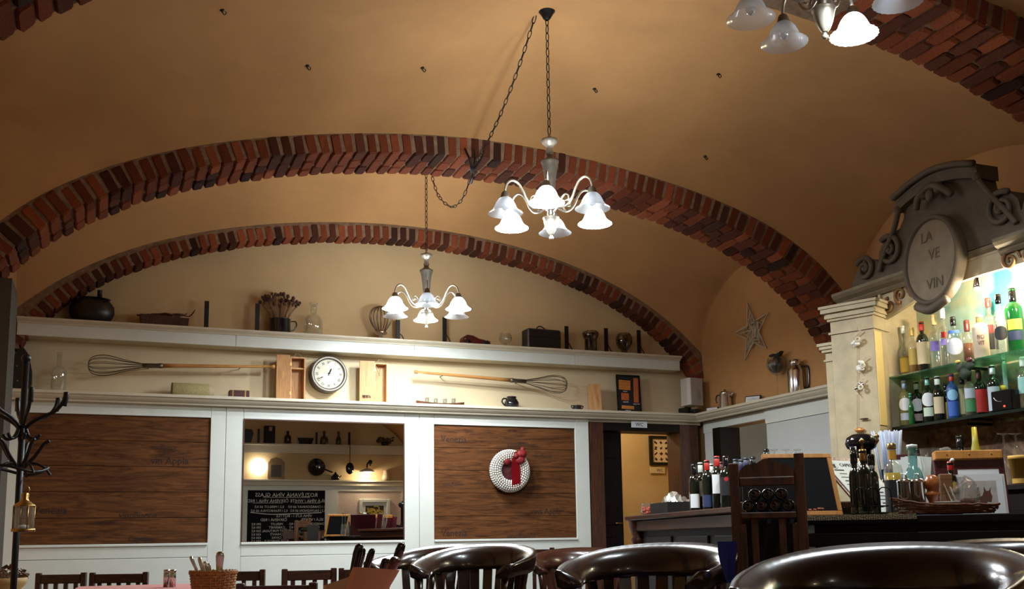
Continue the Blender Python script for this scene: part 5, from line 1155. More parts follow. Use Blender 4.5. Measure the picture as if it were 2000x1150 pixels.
# wicker tray
p = sl(1846, .10); t = thing('wicker_tray', 'low reddish wicker tray holding tins and pepper mill', 'tray', p, sang); M_WIK = mat('red_brown_wicker', (.16, .055, .022), .6, var=.5, scale=50)
mb = MB(); rg = random.Random(31); a_, b_ = .20, .085
MB().lathe([(.001, .004), (.96, .004), (.96, .010), (.001, .010)], 36, M=Matrix.Diagonal((a_, b_, 1, 1))).build('base', M_WIK, t)
for lv in range(5):
    z = .010 + lv * .0078; f_ = 1 + .03 * lv
    mb.tube([((a_ * f_) * math.cos(an) * (1 + rg.uniform(-.012, .012)), b_ * f_ * math.sin(an), z + .035 * max(0, -math.cos(an)) ** 2 * lv / 4 + rg.uniform(-.003, .003)) for an in [2 * PI * k / 44 for k in range(44)]], .0046, 5, True)
mb.build('woven_rim', M_WIK, t, kind='stuff')
p = sl(1858, .06); t = thing('small_plate', 'small white plate edge showing in the wicker tray', 'plate', p + Vector((0, .02, .056))); MB().lathe([(.001, -.033), (.03, -.033), (.05, -.008), (.056, 0), (.05, -.002), (.001, -.02)], 24).build('body', mat('porcelain', (.7, .68, .68), .2), t)
p = sl(1870, .25); h = hz(p, 902, 1876) - SZ - .012; t = bottle('small sauce bottle with red cap and white spout by the card stand', (p.x - .02, p.y, SZ + .012), .026, h, .012, M_DKG, .035, RED, [(.4, .6, .8, LBL['gold'])], .6, .76, name='sauce_bottle'); MB().tube([(.0, 0, h), (.015, .01, h + .012), (.035, .012, h + .008)], .008, 6).build('spout', WHT, t)
p = sl(1888, .10); t = thing('wrapped_packet', 'packet of nuts wrapped in crinkled clear film', 'packet', p + Vector((0, 0, .012)), sang); rg = random.Random(41); vs = []
for i in range(9):
    for j in range(9): th, ph = PI * i / 8, 2 * PI * j / 9; r = 1 + rg.uniform(-.2, .2); vs.append((.06 * math.sin(th) * math.cos(ph) * r, .035 * math.sin(th) * math.sin(ph) * r, .075 - .072 * math.cos(th) * (r if i > 4 else 1)))
MB().add(vs, [(i * 9 + j, i * 9 + (j + 1) % 9, i * 9 + 9 + (j + 1) % 9, i * 9 + 9 + j) for i in range(8) for j in range(9)]).build('film', glass('crinkled_film', (.9, .88, .86), .22, .10), t)
mb = MB()
for k in range(24): mb.ball((rg.uniform(-.035, .035), rg.uniform(-.015, .015), rg.uniform(.012, .05)), .012, 6, 4)
mb.build('nuts', mat('brown_nut', (.16, .06, .025), .5), t, kind='stuff')
mb = MB(); mb.bar((-.05, -.01, .02), (-.085, .0, .125), .012, .003); mb.bar((-.03, -.02, .01), (-.06, .0, .11), .010, .003); mb.bar((-.02, -.03, .005), (.0, .01, .11), .006, .003); mb.build('wooden_sticks', M_WICK, t, kind='stuff')
# burgundy card stand with white cards
p = sl(1903, .34); t = thing('card_stand', 'burgundy stand with orange wooden top strip', 'stand', p + Vector((0, 0, .004)), rot=(-.14, 0, sang + .14)); w = .305; h = (hz(p, 884, 1900) - SZ)
MB().span((-w / 2, .0, 0), (w / 2, .02, h - .025), bev=.003).build('back', M_MENU, t); MB().span((-w / 2, -.03, h - .03), (w / 2, .02, h + .012), bev=.004).build('top_strip', M_ORW, t); MB().span((w / 2 - .004, 0, 0), (w / 2 + .012, .10, h), bev=.003).build('side', M_MENU, t)
mb = MB(); 
for x in (-.1, .0, .1): mb.ball((x, -.031, h - .008), .004, 7, 4)
mb.build('pins', M_BRASS, t, kind='stuff')
MB().span((-w / 2 + .10, -.006, .02), (w / 2 - .02, -.003, h - .075)).build('sheet', M_PAPER, t)
t = thing('greeting_card', 'white cards printed with a brown roe deer, propped in front of the stand', 'card', sl(1918, .25) + Vector((0, .0, .002)), rot=(-.12, 0, sang + .08)); cw, ch = .21, (hz(sl(1916, .25), 925, 1914) - SZ)
for k in range(3): MB().span((-cw / 2 + .004 * k, .004 * k, 0), (cw / 2 + .006 * k, .004 * k + .0015, ch)).build('card', M_PAPER, t)
MB().span((-cw / 2 + .03, -.0012, .03), (cw / 2 - .03, 0, ch - .03)).build('picture', mat('pale_winter_print', (.50, .46, .42), .7, var=.3, scale=14), t)
M_DEER = mat('deer_print', (.10, .035, .02), .8); y = -.0014
mb = MB(); mb.prism([(-.065, .035), (.02, .035), (.03, .06), (.032, .085), (.02, .088), (-.01, .075), (-.06, .072), (-.07, .055)], y - .0008, y); mb.prism([(.015, .06), (.045, .055), (.052, .08), (.046, .10), (.05, .122), (.040, .105), (.028, .105), (.02, .125), (.018, .102), (.01, .085)], y - .0010, y); mb.build('deer', M_DEER, t)
# back counter at the far right
t = thing('back_counter', 'dark back counter below the bottle shelves', 'counter', (4.52, 5.12, 0), -PI / 2); MB().span((0, 0, 1.075), (2.3, .52, 1.105), bev=.004).build('worktop', M_DARKW, t); MB().span((.02, .03, 0), (2.3, .5, 1.075)).build('body', M_DARKW, t)
for k in range(3): MB().span((.1 + k * .7, .02, .12), (.68 + k * .7, .03, .98), bev=.005).build('door', M_DARKW, t)
def kc(px, X=4.66): q = at(px, 930, X=X); return Vector((X, q.y, 1.106))
p = kc(1992); t = thing('yellow_tub', 'yellow ribbed plastic tub at the right edge', 'tub', p); hh = hz(p, 889, 1992) - 1.106
MB().lathe([(.001, 0), (.038, 0), (.050, hh - .02), (.054, hh - .02), (.054, hh), (.046, hh), (.04, .01)], 24).build('body', mat('yellow_plastic', (.62, .36, .07), .5), t)
p = kc(1910, 4.75); hh = hz(p, 832, 1910) - 1.106; t = thing('pineapple_bottle', 'olive yellow cone-shaped bottle under the lower shelf', 'bottle', p); MB().lathe([(.001, 0), (.065, 0), (.062, .05), (.018, hh * .75), (.014, hh), (.001, hh)], 20).build('body', mat('olive_glass', (.32, .27, .02), .35), t)
p = kc(1880, 4.75); hh = hz(p, 850, 1880) - 1.106; bottle('black pump bottle behind the card stand', p, .05, hh, .018, M_DKG, .07, BLK, [], .55, .7, name='pump_bottle')
for k, px in enumerate((1966, 1990)):
    p = kc(px, 4.80); hh = hz(p, 845, px) - 1.106; t = thing('stemmed_glass', ('nearer to the olive bottle', 'at the right border')[k] + ', upturned wine glass on back counter', 'glass', p)
    MB().lathe([(.036, 0), (.044, .05), (.04, .09), (.006, .12), (.005, hh - .01), (.036, hh), (.001, hh + .003)], 18).build('body', M_GLASSC, t)
# ------------------------------------------------------------------ chairs with a horseshoe rail
M_CHAIR = mat('dark_lacquered_wood', (0.020, 0.009, 0.006), 0.24, coat=.55, var=.35, scale=5, spec=.5)
M_CHAIRB = mat('brown_lacquered_wood', (0.045, 0.014, 0.008), 0.25, coat=.5, var=.35, scale=5)
def horseshoe(label, p, rz, m=M_CHAIR, w=.285, top=.832, group=None):
    t = thing('captain_chair', label, 'chair', (p.x, p.y, 0), rz, group)
    n = 36; A = math.radians(122); vs = []; K = 10
    def path(u):
        a = A * u; return Vector((w * math.sin(a), -.25 * math.cos(a) + (.10 * (abs(u) - .72) / .28 if abs(u) > .72 else 0), 0)), a
    for i in range(n + 1):
        u = -1 + 2 * i / n; q, a = path(u); au = abs(u)
        H = .115 * (1 - .55 * min(1, au * 1.1) ** 2.0); T = .056 + .022 * min(1, au * 1.15) ** 2
        zt = top - .012 - .095 * min(1, au * 1.05) ** 2.0; nrm = Vector((math.sin(a), -math.cos(a), 0))
        prof = [(-.5, -.5), (.25, -.5), (.5, -.32), (.62, .12), (.55, .36), (.30, .5), (-.25, .5), (-.55, .40), (-.62, .1), (-.6, -.3)]
        for px_, pz_ in prof: vs.append(q + nrm * (px_ * T + .020 * (pz_ + .5) * (1 - au)) + Vector((0, 0, zt - H / 2 + pz_ * H + (.040 * px_ if pz_ > .05 else 0))))
    fs = [(i * K + k, i * K + (k + 1) % K, i * K + K + (k + 1) % K, i * K + K + k) for i in range(n) for k in range(K)] + [tuple(range(K)), tuple(n * K + k for k in range(K))]
    mb = MB(); mb.add(vs, fs, True); mb.build('rail', m, t)
    sp = []
    for i in range(25):
        a = 2 * PI * i / 24; sp.append((.245 * math.cos(a), .235 * math.sin(a) + .02))
    MB().prism(sp[:-1], .415, .452, 'z').build('seat', m, t)
    for u in (-.62, -.47, -.33, -.2, -.067, .067, .2, .33, .47, .62):
        q, a = path(u); zt = top - .095 * min(1, abs(u) * 1.05) ** 2.0 - .10
        MB().bar((q.x * .82, q.y * .80 + .01, .45), (q.x, q.y, zt + .02), .046, .012, up=(math.sin(a), -math.cos(a), 0)).build('slat', m, t)
    for s in (-1, 1):
        q, a = path(s * .97); MB().tube([(q.x * .88, q.y, .44), (q.x * .96, q.y + .01, .58), (q.x, q.y, .68)], [.018, .014, .02], 8).build('arm_post', m, t)
        MB().tube([(s * .20, .17, .43), (s * .215, .20, .2), (s * .22, .22, 0)], [.022, .020, .014], 8).build('leg', m, t); MB().tube([(s * .18, -.15, .43), (s * .20, -.20, .2), (s * .21, -.23, 0)], [.022, .020, .014], 8).build('leg', m, t)
    mb = MB(); mb.bar((-.205, .19, .2), (-.2, -.19, .2), .02, .02); mb.bar((.205, .19, .2), (.2, -.19, .2), .02, .02); mb.bar((-.2, 0, .2), (.2, 0, .2), .02, .02); mb.build('stretcher', m, t, kind='stuff')
    return t
def chair_at(label, px, d, turn, m=M_CHAIR, w=.285, top=.832):
    p = at(px, 1080, d=d); return horseshoe(label, p, math.atan2(p.y, p.x) + math.radians(75 + turn), m, w, top)
chair_at('nearest dark captain chair, its broad shiny rail at bottom right', 1722, 2.3, 2, w=.268)
chair_at('dark captain chair with blue cloth, middle of the bottom edge', 1270, 3.75, -4, w=.27)
chair_at('dark captain chair left of the blue-cloth chair', 932, 5.0, -6, w=.245)
chair_at('dark captain chair half hidden at the right of napkin holder', 838, 5.85, -30, w=.27)
chair_at('dark captain chair at bottom right corner behind the nearest one', 1945, 3.25, 6, w=.29)
chair_at('reddish brown slatted captain chair before the wreath panel', 1135, 6.5, 12, M_CHAIRB, w=.28, top=.795)
# blue cloth over the second chair's arm end
p = at(1416, 1084, d=3.40); t = thing('blue_cloth', 'bright blue cloth hanging on the right end of chair rail', 'cloth', p)
vs = []; rg = random.Random(3)
for i in range(7):
    for j in range(6): vs.append((.035 * (j / 5 - .5) * 2 * (1 - .45 * i / 6) + .012 * (i / 6), -.012 + .012 * math.sin(j * 2.2 + i * .6), .045 - .135 * i / 6))
MB().add(vs, [(i * 6 + j, i * 6 + j + 1, i * 6 + 7 + j, i * 6 + 6 + j) for i in range(6) for j in range(5)], True).build('cloth', mat('royal_blue_cloth', (.015, .035, .32), .7), t)

# low slat-back chairs along the wainscot
def slat_chair(label, pxa, pxb, py, d, rz_off=0.0, group=None):
    a, b = at(pxa, py, d=d), at(pxb, py, d=d); b.z = a.z; w = (b - a).length; rz = math.atan2(b.y - a.y, b.x - a.x) + rz_off; h = a.z
    t = thing('slat_back_chair', label, 'chair', (a.x, a.y, 0), rz, group)
    for x in (0, w): MB().span((x - .018, -.018, 0), (x + .018, .018, h), bev=.004).build('leg', M_MAHOG, t); MB().span((x - .018, -.40, 0), (x + .018, -.365, .36)).build('leg', M_MAHOG, t)
    MB().span((.018, -.012, h - .075), (w - .018, .012, h - .012), bev=.004).build('top_rail', M_MAHOG, t)
    MB().span((.018, -.012, .44), (w - .018, .012, .475)).build('lower_rail', M_MAHOG, t)
    k = max(3, int(w / .07))
    for i in range(k): x = .018 + (w - .036) * (i + .5) / k; MB().span((x - .014, -.007, .475), (x + .014, .007, h - .075)).build('slat', M_MAHOG, t)
    MB().span((-.01, -.41, .36), (w + .01, .02, .39), bev=.005).build('seat', M_MAHOG, t); return t
slat_chair('low slat-back chair beside the coat rack', 76, 164, 1119, 7.2)
slat_chair('low slat-back chair behind the pink table', 181, 285, 1118, 7.2)
slat_chair('low slat-back chair right of the cutlery basket', 420, 513, 1113, 7.0)
slat_chair('low slat-back chair with a pale worn rail, turned', 556, 652, 1111, 6.6, .35)
slat_chair('low slat-back chair behind the black knife handles', 667, 752, 1109, 7.2)
slat_chair('low slat-back chair nearest, with square post top', 470, 612, 1139, 4.6)
slat_chair('low slat-back chair between dark captain and brown chair', 1008, 1078, 1070, 7.4)
# dining tables
def check_mat():
    m, nt, b = _nt('pink_check_cloth'); N = nt.nodes; L = nt.links
    tc = N.new('ShaderNodeTexCoord'); c = N.new('ShaderNodeTexChecker'); c.inputs['Scale'].default_value = 34; c.inputs['Color1'].default_value = (.55, .14, .13, 1); c.inputs['Color2'].default_value = (.72, .42, .38, 1)
    L.new(tc.outputs['Object'], c.inputs[0]); L.new(c.outputs[0], b.inputs['Base Color']); b.inputs['Roughness'].default_value = .9; return m
M_CHECK = check_mat()
def table(label, p, w, l, h, rz=0.0):
    t = thing('dining_table', label, 'table', (p.x, p.y, 0), rz)
    MB().box((0, 0, h - .022), (w, l, .032)).build('tabletop', M_MAHOG, t)
    for x in (-1, 1):
        for y in (-1, 1): MB().span((x * (w / 2 - .06) - .025, y * (l / 2 - .06) - .025, 0), (x * (w / 2 - .06) + .025, y * (l / 2 - .06) + .025, h - .038)).build('leg', M_MAHOG, t)
    c = thing('tablecloth', 'pink checked cloth on ' + label, 'tablecloth', (p.x, p.y, h - .006), rz)
    mb = MB(); W2, L2 = w / 2 + .012, l / 2 + .012; n = 24; pts = []
    for k in range(4):
        (x0, y0), (x1, y1) = [((-W2, -L2), (W2, -L2)), ((W2, -L2), (W2, L2)), ((W2, L2), (-W2, L2)), ((-W2, L2), (-W2, -L2))][k]
        pts += [(x0 + (x1 - x0) * i / n, y0 + (y1 - y0) * i / n) for i in range(n)]
    vs = [(x, y, .003) for x, y in pts] + [(x * (1 + .02 * math.sin(i * .9)), y * (1 + .02 * math.sin(i * .9)), -.20 - .015 * math.sin(i * .7)) for i, (x, y) in enumerate(pts)]; k = len(pts)
    mb.add(vs, [tuple(range(k))] + [(i, (i + 1) % k, k + (i + 1) % k, k + i) for i in range(k)]); mb.build('cloth', M_CHECK, c)
    return t
h1 = .685; p = at(262, 1141, Z=h1); dpt = AX[2][0] * p.x + AX[2][1] * p.y
table('small table before the left wainscot', Vector((p.x + .06, p.y - .30, 0)), .56, .60, h1, -.05)
for k, px in enumerate((324, 336)):
    q = at(px, 1143, Z=h1 + .003); t = thing('salt_shaker' if k == 0 else 'pepper_shaker', ('left', 'right')[k] + ' one of two slim steel shakers on the pink table', 'shaker', q + Vector((0, -.03, -.005)))
    MB().lathe([(.001, 0), (.0125, 0), (.0125, .055), (.0115, .057), (.0125, .06), (.0125, .068), (.001, .069)], 14).build('body', M_STEEL, t)
h2 = .66; table('near table below the frame\'s lower edge', Vector((.42, 2.05, 0)), 1.0, 1.7, h2, .0)
table('table between the captain chairs', at(1225, 1150, d=2.75), .50, .50, .665, .45)
# cutlery basket
p = at(417, 1117, d=2.62); t = thing('cutlery_basket', 'golden wicker basket full of steel cutlery', 'basket', (p.x, p.y, h2 + .004))
H = p.z - h2 - .004; M_STRAW = mat('golden_wicker', (.50, .25, .07), .6, var=.4, scale=40)
mb = MB(); n = int(H / .0065)
for lv in range(n):
    r = .040 + .016 * lv / n; z = .004 + H * lv / n
    mb.tube([((r + .0022 * math.cos(14 * an + PI * (lv % 2))) * math.cos(an), (r + .0022 * math.cos(14 * an + PI * (lv % 2))) * math.sin(an), z) for an in [2 * PI * k / 56 for k in range(56)]], .0034, 5, True)
mb.build('woven_side', M_STRAW, t, kind='stuff')
mb = MB()
for k in range(28): a = 2 * PI * k / 28; mb.tube([(.040 * math.cos(a), .040 * math.sin(a), .0), (.057 * math.cos(a), .057 * math.sin(a), H + .004)], .0022, 5)
mb.build('stakes', M_STRAW, t, kind='stuff'); MB().lathe([(.001, .002), (.04, .002), (.04, .006), (.001, .006)], 20).build('base', M_STRAW, t)
rim = MB(); 
for ph in (0, PI): rim.tube([(.0575 * math.cos(a), .0575 * math.sin(a), H + .003 * math.sin(16 * a + ph)) for a in [2 * PI * k / 72 for k in range(72)]], .0035, 5, True)
rim.build('rim', M_STRAW, t)
base = t.location.copy()
def cutlery(label, px0, py0, px1, py1, d, w, th, m, name='table_knife'):
    a, b = at(px0, py0, d=d), at(px1, py1, d=d); o = Vector((base.x + (a.x - base.x) * .25, base.y + (a.y - base.y) * .25, base.z + .012))
    t = thing(name, label, 'cutlery', a)
    dr = (b - a).normalized(); L = (b - a).length
    M_ = Matrix.Translation((0, 0, 0)) @ dr.to_track_quat('Z', 'Y').to_matrix().to_4x4()
    MB().lathe([(w * .30, -.05), (w * .34, 0), (w * .42, L * .4), (w * .5, L * .8), (w * .42, L * .95), (w * .2, L), (.0004, L * 1.005)], 14, M=M_, sq=th).build('handle', m, t)
    MB().lathe([(.0005, -.11), (w * .5, -.09), (w * .35, -.05), (w * .3, -.045)], 10, M=M_, sq=.25).build('blade' if 'knife' in name else 'head', M_STEEL, t); return t
cutlery('leftmost steel handle leaning in the cutlery basket', 388, 1122, 372, 1086, 2.62, .016, .6, M_STEEL, 'fork')
cutlery('second steel handle in the basket, rounded end', 398, 1122, 389, 1088, 2.60, .017, .6, M_STEEL, 'fork')
cutlery('short steel handle at the middle of the basket', 404, 1122, 400, 1096, 2.63, .015, .6, M_STEEL, 'spoon')
cutlery('steel handle just left of the tall upright knife', 411, 1122, 407, 1100, 2.61, .015, .6, M_STEEL, 'spoon')
cutlery('tall upright broad steel handle at the basket\'s right', 428, 1120, 430, 1077, 2.60, .021, .5, M_STEEL)
# napkin wrapped steak cutlery
base = Vector(at(715, 1150, d=1.5)); base.z = h2 + .004
t = thing('cutlery_holder', 'low dark holder standing on the near table under the wrapped cutlery', 'holder', (base.x, base.y, h2 + .004)); MB().lathe([(.001, 0), (.045, 0), (.048, .09), (.044, .09), (.04, .006), (.001, .006)], 20, sq=.8).build('body', M_BLACKG, t)
def pocket(label, px, py, w, h, rz, lean, m, d):
    b = at(px, py, d=d); t = thing('napkin_pocket', label, 'napkin', b, rot=(0, lean, rz))
    vs = []; n = 8
    for z, k in ((-h, .45), (-h * .5, .8), (-.01, .98), (0, 1)):
        for i in range(n): a = 2 * PI * i / n; vs.append((w / 2 * k * math.cos(a), .010 * math.sin(a) * k + .002 * math.sin(3 * a), z + (.012 * math.cos(a) if z > -.02 else 0)))
    MB().add(vs, [(r * n + i, r * n + (i + 1) % n, r * n + n + (i + 1) % n, r * n + n + i) for r in range(3) for i in range(n)] + [tuple(range(n))], True).build('paper', m, t)
pocket('beige folded paper pocket at the left of knife bundle', 668, 1131, .052, .10, -.3, .12, mat('beige_napkin', (.70, .55, .38), .9), 1.52)
pocket('salmon pink napkin pocket at the right of knife bundle', 735, 1110, .062, .11, -.3, .45, mat('salmon_napkin', (.85, .48, .35), .9), 1.46)
BK = mat('black_steak_handle', (.010, .009, .009), .14, coat=.5); RH = mat('rosewood_handle', (.10, .022, .018), .25, coat=.4)
cutlery('first black steak knife handle, tallest at the left of bundle', 684, 1146, 703, 1062, 1.53, .019, .6, BK)
cutlery('second black handle close behind the first steak knife', 692, 1146, 710, 1070, 1.56, .014, .5, BK, 'fork')
cutlery('third black curved handle in middle of the bundle', 704, 1146, 728, 1071, 1.54, .017, .5, BK)
cutlery('black steak knife handle rising highest at the right', 762, 1128, 786, 1060, 1.55, .020, .6, BK)
cutlery('rosewood handle with wavy line, in front of the right steak knife', 756, 1128, 775, 1088, 1.49, .028, .5, RH)
cutlery('black riveted handle end beside the rosewood one', 744, 1128, 755, 1090, 1.52, .020, .5, BK)

# ------------------------------------------------------------------ coat rack with lantern
p = at(40, 900, d=4.3); CR = thing('coat_rack', 'black bentwood coat rack by the left wall', 'coat rack', (p.x, p.y, 0)); base = CR.location.copy()
topz = at(49, 700, d=4.3).z
MB().tube([(0, 0, .02), (0, 0, topz)], .0135, 10).build('pole', M_BLACK, CR); MB().ball((0, 0, topz + .012), .02, 10, 7).build('finial', M_BLACK, CR)
for k in range(4):
    a = k * PI / 2 + .5; c, s = math.cos(a), math.sin(a); MB().tube(smooth_path([(0, 0, .34), (c * .10, s * .10, .22), (c * .24, s * .24, .06), (c * .32, s * .32, .012)], 4), .012, 7).build('foot', M_BLACK, CR)
rt = Vector((.93, -.37, 0)); bk = Vector((.37, .93, 0))
zp = lambda py: at(40, py, d=4.3).z
def arm(name, pts, r=.008):
    MB().tube(smooth_path([rt * x + bk * y + Vector((0, 0, z)) for x, y, z in pts], 5), r, 7).build(name, M_BLACK, CR)
U_ = 4.3 / 2000
for ang in (0, 1.15, 2.15, 3.3, 4.4, 5.3):
    c, s = math.cos(ang), math.sin(ang)
    arm('hook', [(.012 * c, .012 * s, zp(850)), (.02 * c, .02 * s, zp(832)), (.07 * c, .07 * s, zp(815)), (.13 * c, .13 * s, zp(803)), (.165 * c, .165 * s, zp(785)), (.175 * c, .175 * s, zp(768))])
    o = MB().tube(smooth_path([rt * (x * c) + bk * (x * s) + Vector((0, 0, z)) for x, z in ((.17, zp(792)), (.178, zp(776)), (.178, zp(764)))], 3), .011, 7).build('hook_tip', M_BLACK, CR)
    arm('hook', [(.012 * c, .012 * s, zp(830)), (.03 * c, .03 * s, zp(852)), (.06 * c, .06 * s, zp(857)), (.075 * c, .075 * s, zp(848))], .007)
for ang in (.2, 1.8, 3.0, 4.3, 5.6):
    c, s = math.cos(ang), math.sin(ang)
    arm('lower_hook', [(.012 * c, .012 * s, zp(915)), (.03 * c, .03 * s, zp(905)), (.06 * c, .06 * s, zp(888)), (.09 * c, .09 * s, zp(866)), (.11 * c, .11 * s, zp(860))])
    arm('lower_hook', [(.012 * c, .012 * s, zp(910)), (.05 * c, .05 * s, zp(905)), (.09 * c, .09 * s, zp(912)), (.12 * c, .12 * s, zp(928))], .006)
ring_ = [(.125 * math.cos(a) - .02, .125 * math.sin(a), zp(918)) for a in [2 * PI * k / 28 for k in range(28)]]
MB().tube([rt * x + bk * y + Vector((0, 0, z + .012 * math.sin(3 * i / 28 * 2 * PI))) for i, (x, y, z) in enumerate(ring_)], .007, 6, True).build('umbrella_ring', M_BLACK, CR)
p = at(50, 948, d=4.12); L_ = thing('hanging_lantern', 'small brass lantern with glass sides hanging on the coat rack', 'lantern', p); u = 4.25 / 2000
MB().tube(smooth_path([(-.0, 0, .0), (.012, 0, -.008), (.014, 0, -.025), (0, 0, -.034)], 4), .0028, 5).build('ring', M_BRASS, L_)
MB().lathe([(.012, -.030), (.015, -.035), (.014, -.055), (.018, -.062), (.040, -.078), (.043, -.084), (.001, -.084)], 18).build('roof', M_BRASS, L_)
MB().lathe([(.039, -.086), (.039, -.172)], 18).build('glass', M_GLASSC, L_); MB().lathe([(.001, -.172), (.045, -.172), (.045, -.184), (.001, -.184)], 18).build('base', M_BRASS, L_)
for k in range(4): a = k * PI / 2 + .4; MB().tube([(.041 * math.cos(a), .041 * math.sin(a), -.084), (.041 * math.cos(a), .041 * math.sin(a), -.174)], .0028, 5).build('bar', M_BRASS, L_)
MB().lathe([(.001, -.171), (.018, -.171), (.018, -.158), (.001, -.156)], 14).build('candle', M_PAPER, L_)
# bowl of dried leaves on the left, behind the coat rack
p = at(14, 1128, d=4.9); t = thing('dried_posy', 'yellowish bowl of dried brown leaves behind coat rack foot', 'posy', (p.x, p.y, p.z - .02))
MB().lathe([(.001, -.05), (.05, -.05), (.085, -.01), (.09, .02), (.08, .02), (.001, .01)], 18).build('bowl', mat('ochre_bowl', (.42, .27, .10), .6), t)
mb = MB(); rg = random.Random(77)
for k in range(60):
    a, r = rg.uniform(0, 7), .085 * math.sqrt(rg.random()); mb.box((r * math.cos(a), r * math.sin(a), .02 + rg.uniform(0, .075) * (1 - r / .12)), (.03, .016, .004), rg.uniform(0, 3), rg.uniform(-1, 1), rg.uniform(-1, 1))
mb.build('leaves', mat('dried_leaf', (.10, .05, .02), .9, objvar=.2), t, kind='stuff')
t = thing('plant_stand', 'narrow cream stand under the posy by the left wall', 'stand', (p.x, p.y, 0)); hh = p.z - .07; MB().span((-.10, -.10, hh - .03), (.10, .10, hh), bev=.004).build('top', M_CREAM2, t); MB().span((-.07, -.07, .02), (.07, .07, hh - .03)).build('column', M_CREAM2, t); MB().span((-.09, -.09, 0), (.09, .09, .02)).build('foot', M_CREAM2, t)
# ------------------------------------------------------------------ the near wall, which the mirror shows
def nm(px, py, off=.10):   # point on the near wall seen in the mirror plane y = 9
    q = at(px, py, Y=18 - (YN + off)); return Vector((q.x, YN + off, q.z))
zu_t, zu_b = nm(640, 868).z, nm(640, 886).z; zm_t, zm_b = nm(640, 937).z, nm(640, 948).z
xa, xb = XL, XR
RZ180 = PI
t = thing('cornice_shelf', 'upper cream shelf of the opposite wall, reflected in the mirror', 'shelf', (xa, YN, zu_b)); H = zu_t - zu_b
MB().span((0, .085, 0), (xb - xa, .10, H - .03)).build('fascia', M_SHELF, t); MB().span((0, 0, H - .03), (xb - xa, .13, H), bev=.004).build('shelf_board', M_SHELF, t)
t = thing('cornice_shelf', 'lower cream shelf of the opposite wall, reflected in the mirror', 'shelf', (xa, YN, zm_b)); H2 = zm_t - zm_b
MB().span((0, 0, H2 - .035), (xb - xa, .14, H2), bev=.004).build('shelf_board', M_SHELF, t); MB().span((0, .03, 0), (xb - xa, .10, H2 - .035)).build('moulding', M_SHELF, t)
# panel frame
def pan(px0, py0, px1, py1, off=.045): a, b = nm(px0, py0, off), nm(px1, py1, off); return a, b
a, b = pan(484, 957, 634, 1062)
mb = MB(); y0, y1 = YN + .0, YN + .045
cx0, cx1 = a.x, b.x; ztop = a.z; w0 = nm(660, 960, .045).x; w1 = nm(784, 960, .045).x; ztw = nm(720, 959, .045).z
mb.span((xa, y0, ztop), (cx1, y1, zm_b)); mb.span((cx1, y0, ztw), (xb, y1, zm_b)); mb.span((xa, y0, .0), (cx0, y1, ztop)); mb.span((cx1, y0, 0), (w0, y1, ztw)); mb.span((w1, y0, 0), (w1 + .12, y1, ztw)); mb.span((cx0, y0, 0), (cx1, y1, .78)); mb.span((w0, y0, 0), (w1, y1, .78))
struct('trim_13', mb, M_CREAM)
t = thing('menu_chalkboard', 'black menu chalkboard with white handwriting, mirrored in the glass', 'chalkboard', (cx1, YN + .004, .78), PI)
W_, Hh = cx1 - cx0, ztop - .78
MB().span((0, -.012, 0), (W_, 0, Hh)).build('slate', MATS['slate_black'], t)
def chalk(s, fx_, fy_, size, al='CENTER', sh=.0): text('lettering', s, size, M_CHALK, t, (W_ * fx_, -.0135, Hh * (1 - fy_)), align=al, ext=.0005, shear=sh)
# fx: fraction from the reader's left, fy: fraction from the top
chalk('ROZLÉVANÁ VÍNA GLASS', .50, .085, .105); chalk('BÍLÁ VÍNA / WHITE', .22, .19, .082); chalk('ČERVENÁ VÍNA / RED', .74, .19, .082)
chalk('0,2 l CHARDONNAY 60 Kč', .22, .295, .066); chalk('0,2 l MERLOT 60 Kč', .72, .295, .066); chalk('0,2 l SAUVIGNON 60 Kč', .22, .365, .066); chalk('0,2 l FRANKOVKA 60 Kč', .72, .365, .066)
MB().tube(smooth_path([(W_ * .04, -.014, Hh * .60), (W_ * .4, -.014, Hh * .585), (W_ * .7, -.014, Hh * .575), (W_ * .96, -.014, Hh * .61)], 6), .008, 5).build('chalk_line', M_CHALK, t)
for f0, f1, fy in ((.2, .8, .125), (.06, .40, .225), (.55, .93, .225)): MB().bar((W_ * f0, -.0132, Hh * (1 - fy)), (W_ * f1, -.0132, Hh * (1 - fy)), .002, .007, up=(0, 0, 1)).build('chalk_line', M_CHALK, t)
chalk('VÍNA 0,75 l - BOTTLE', .40, .455, .075); chalk('BÍLÁ / WHITE', .16, .525, .072); chalk('ČERVENÁ / RED', .66, .525, .072)
for i, (a_, b_) in enumerate((('CHARDONNAY', '390 Kč'), ('PÁLAVA', '350 Kč'), ('VELTLÍN', '340 Kč'))): chalk(a_, .14, .60 + i * .06, .062); chalk(b_, .40, .60 + i * .06, .062)
for i, (a_, b_) in enumerate((('MERLOT', '390 Kč'), ('CABERNET', '390 Kč'), ('MODRÝ PORTUGAL', '320 Kč'), ('CHIANTI', '430 Kč'), ('CAVAS', '430 Kč'), ('ROSÉ ZWEIGELT', '330 Kč'))): chalk(a_, .62, .60 + i * .06, .062); chalk(b_, .88, .60 + i * .06, .062)
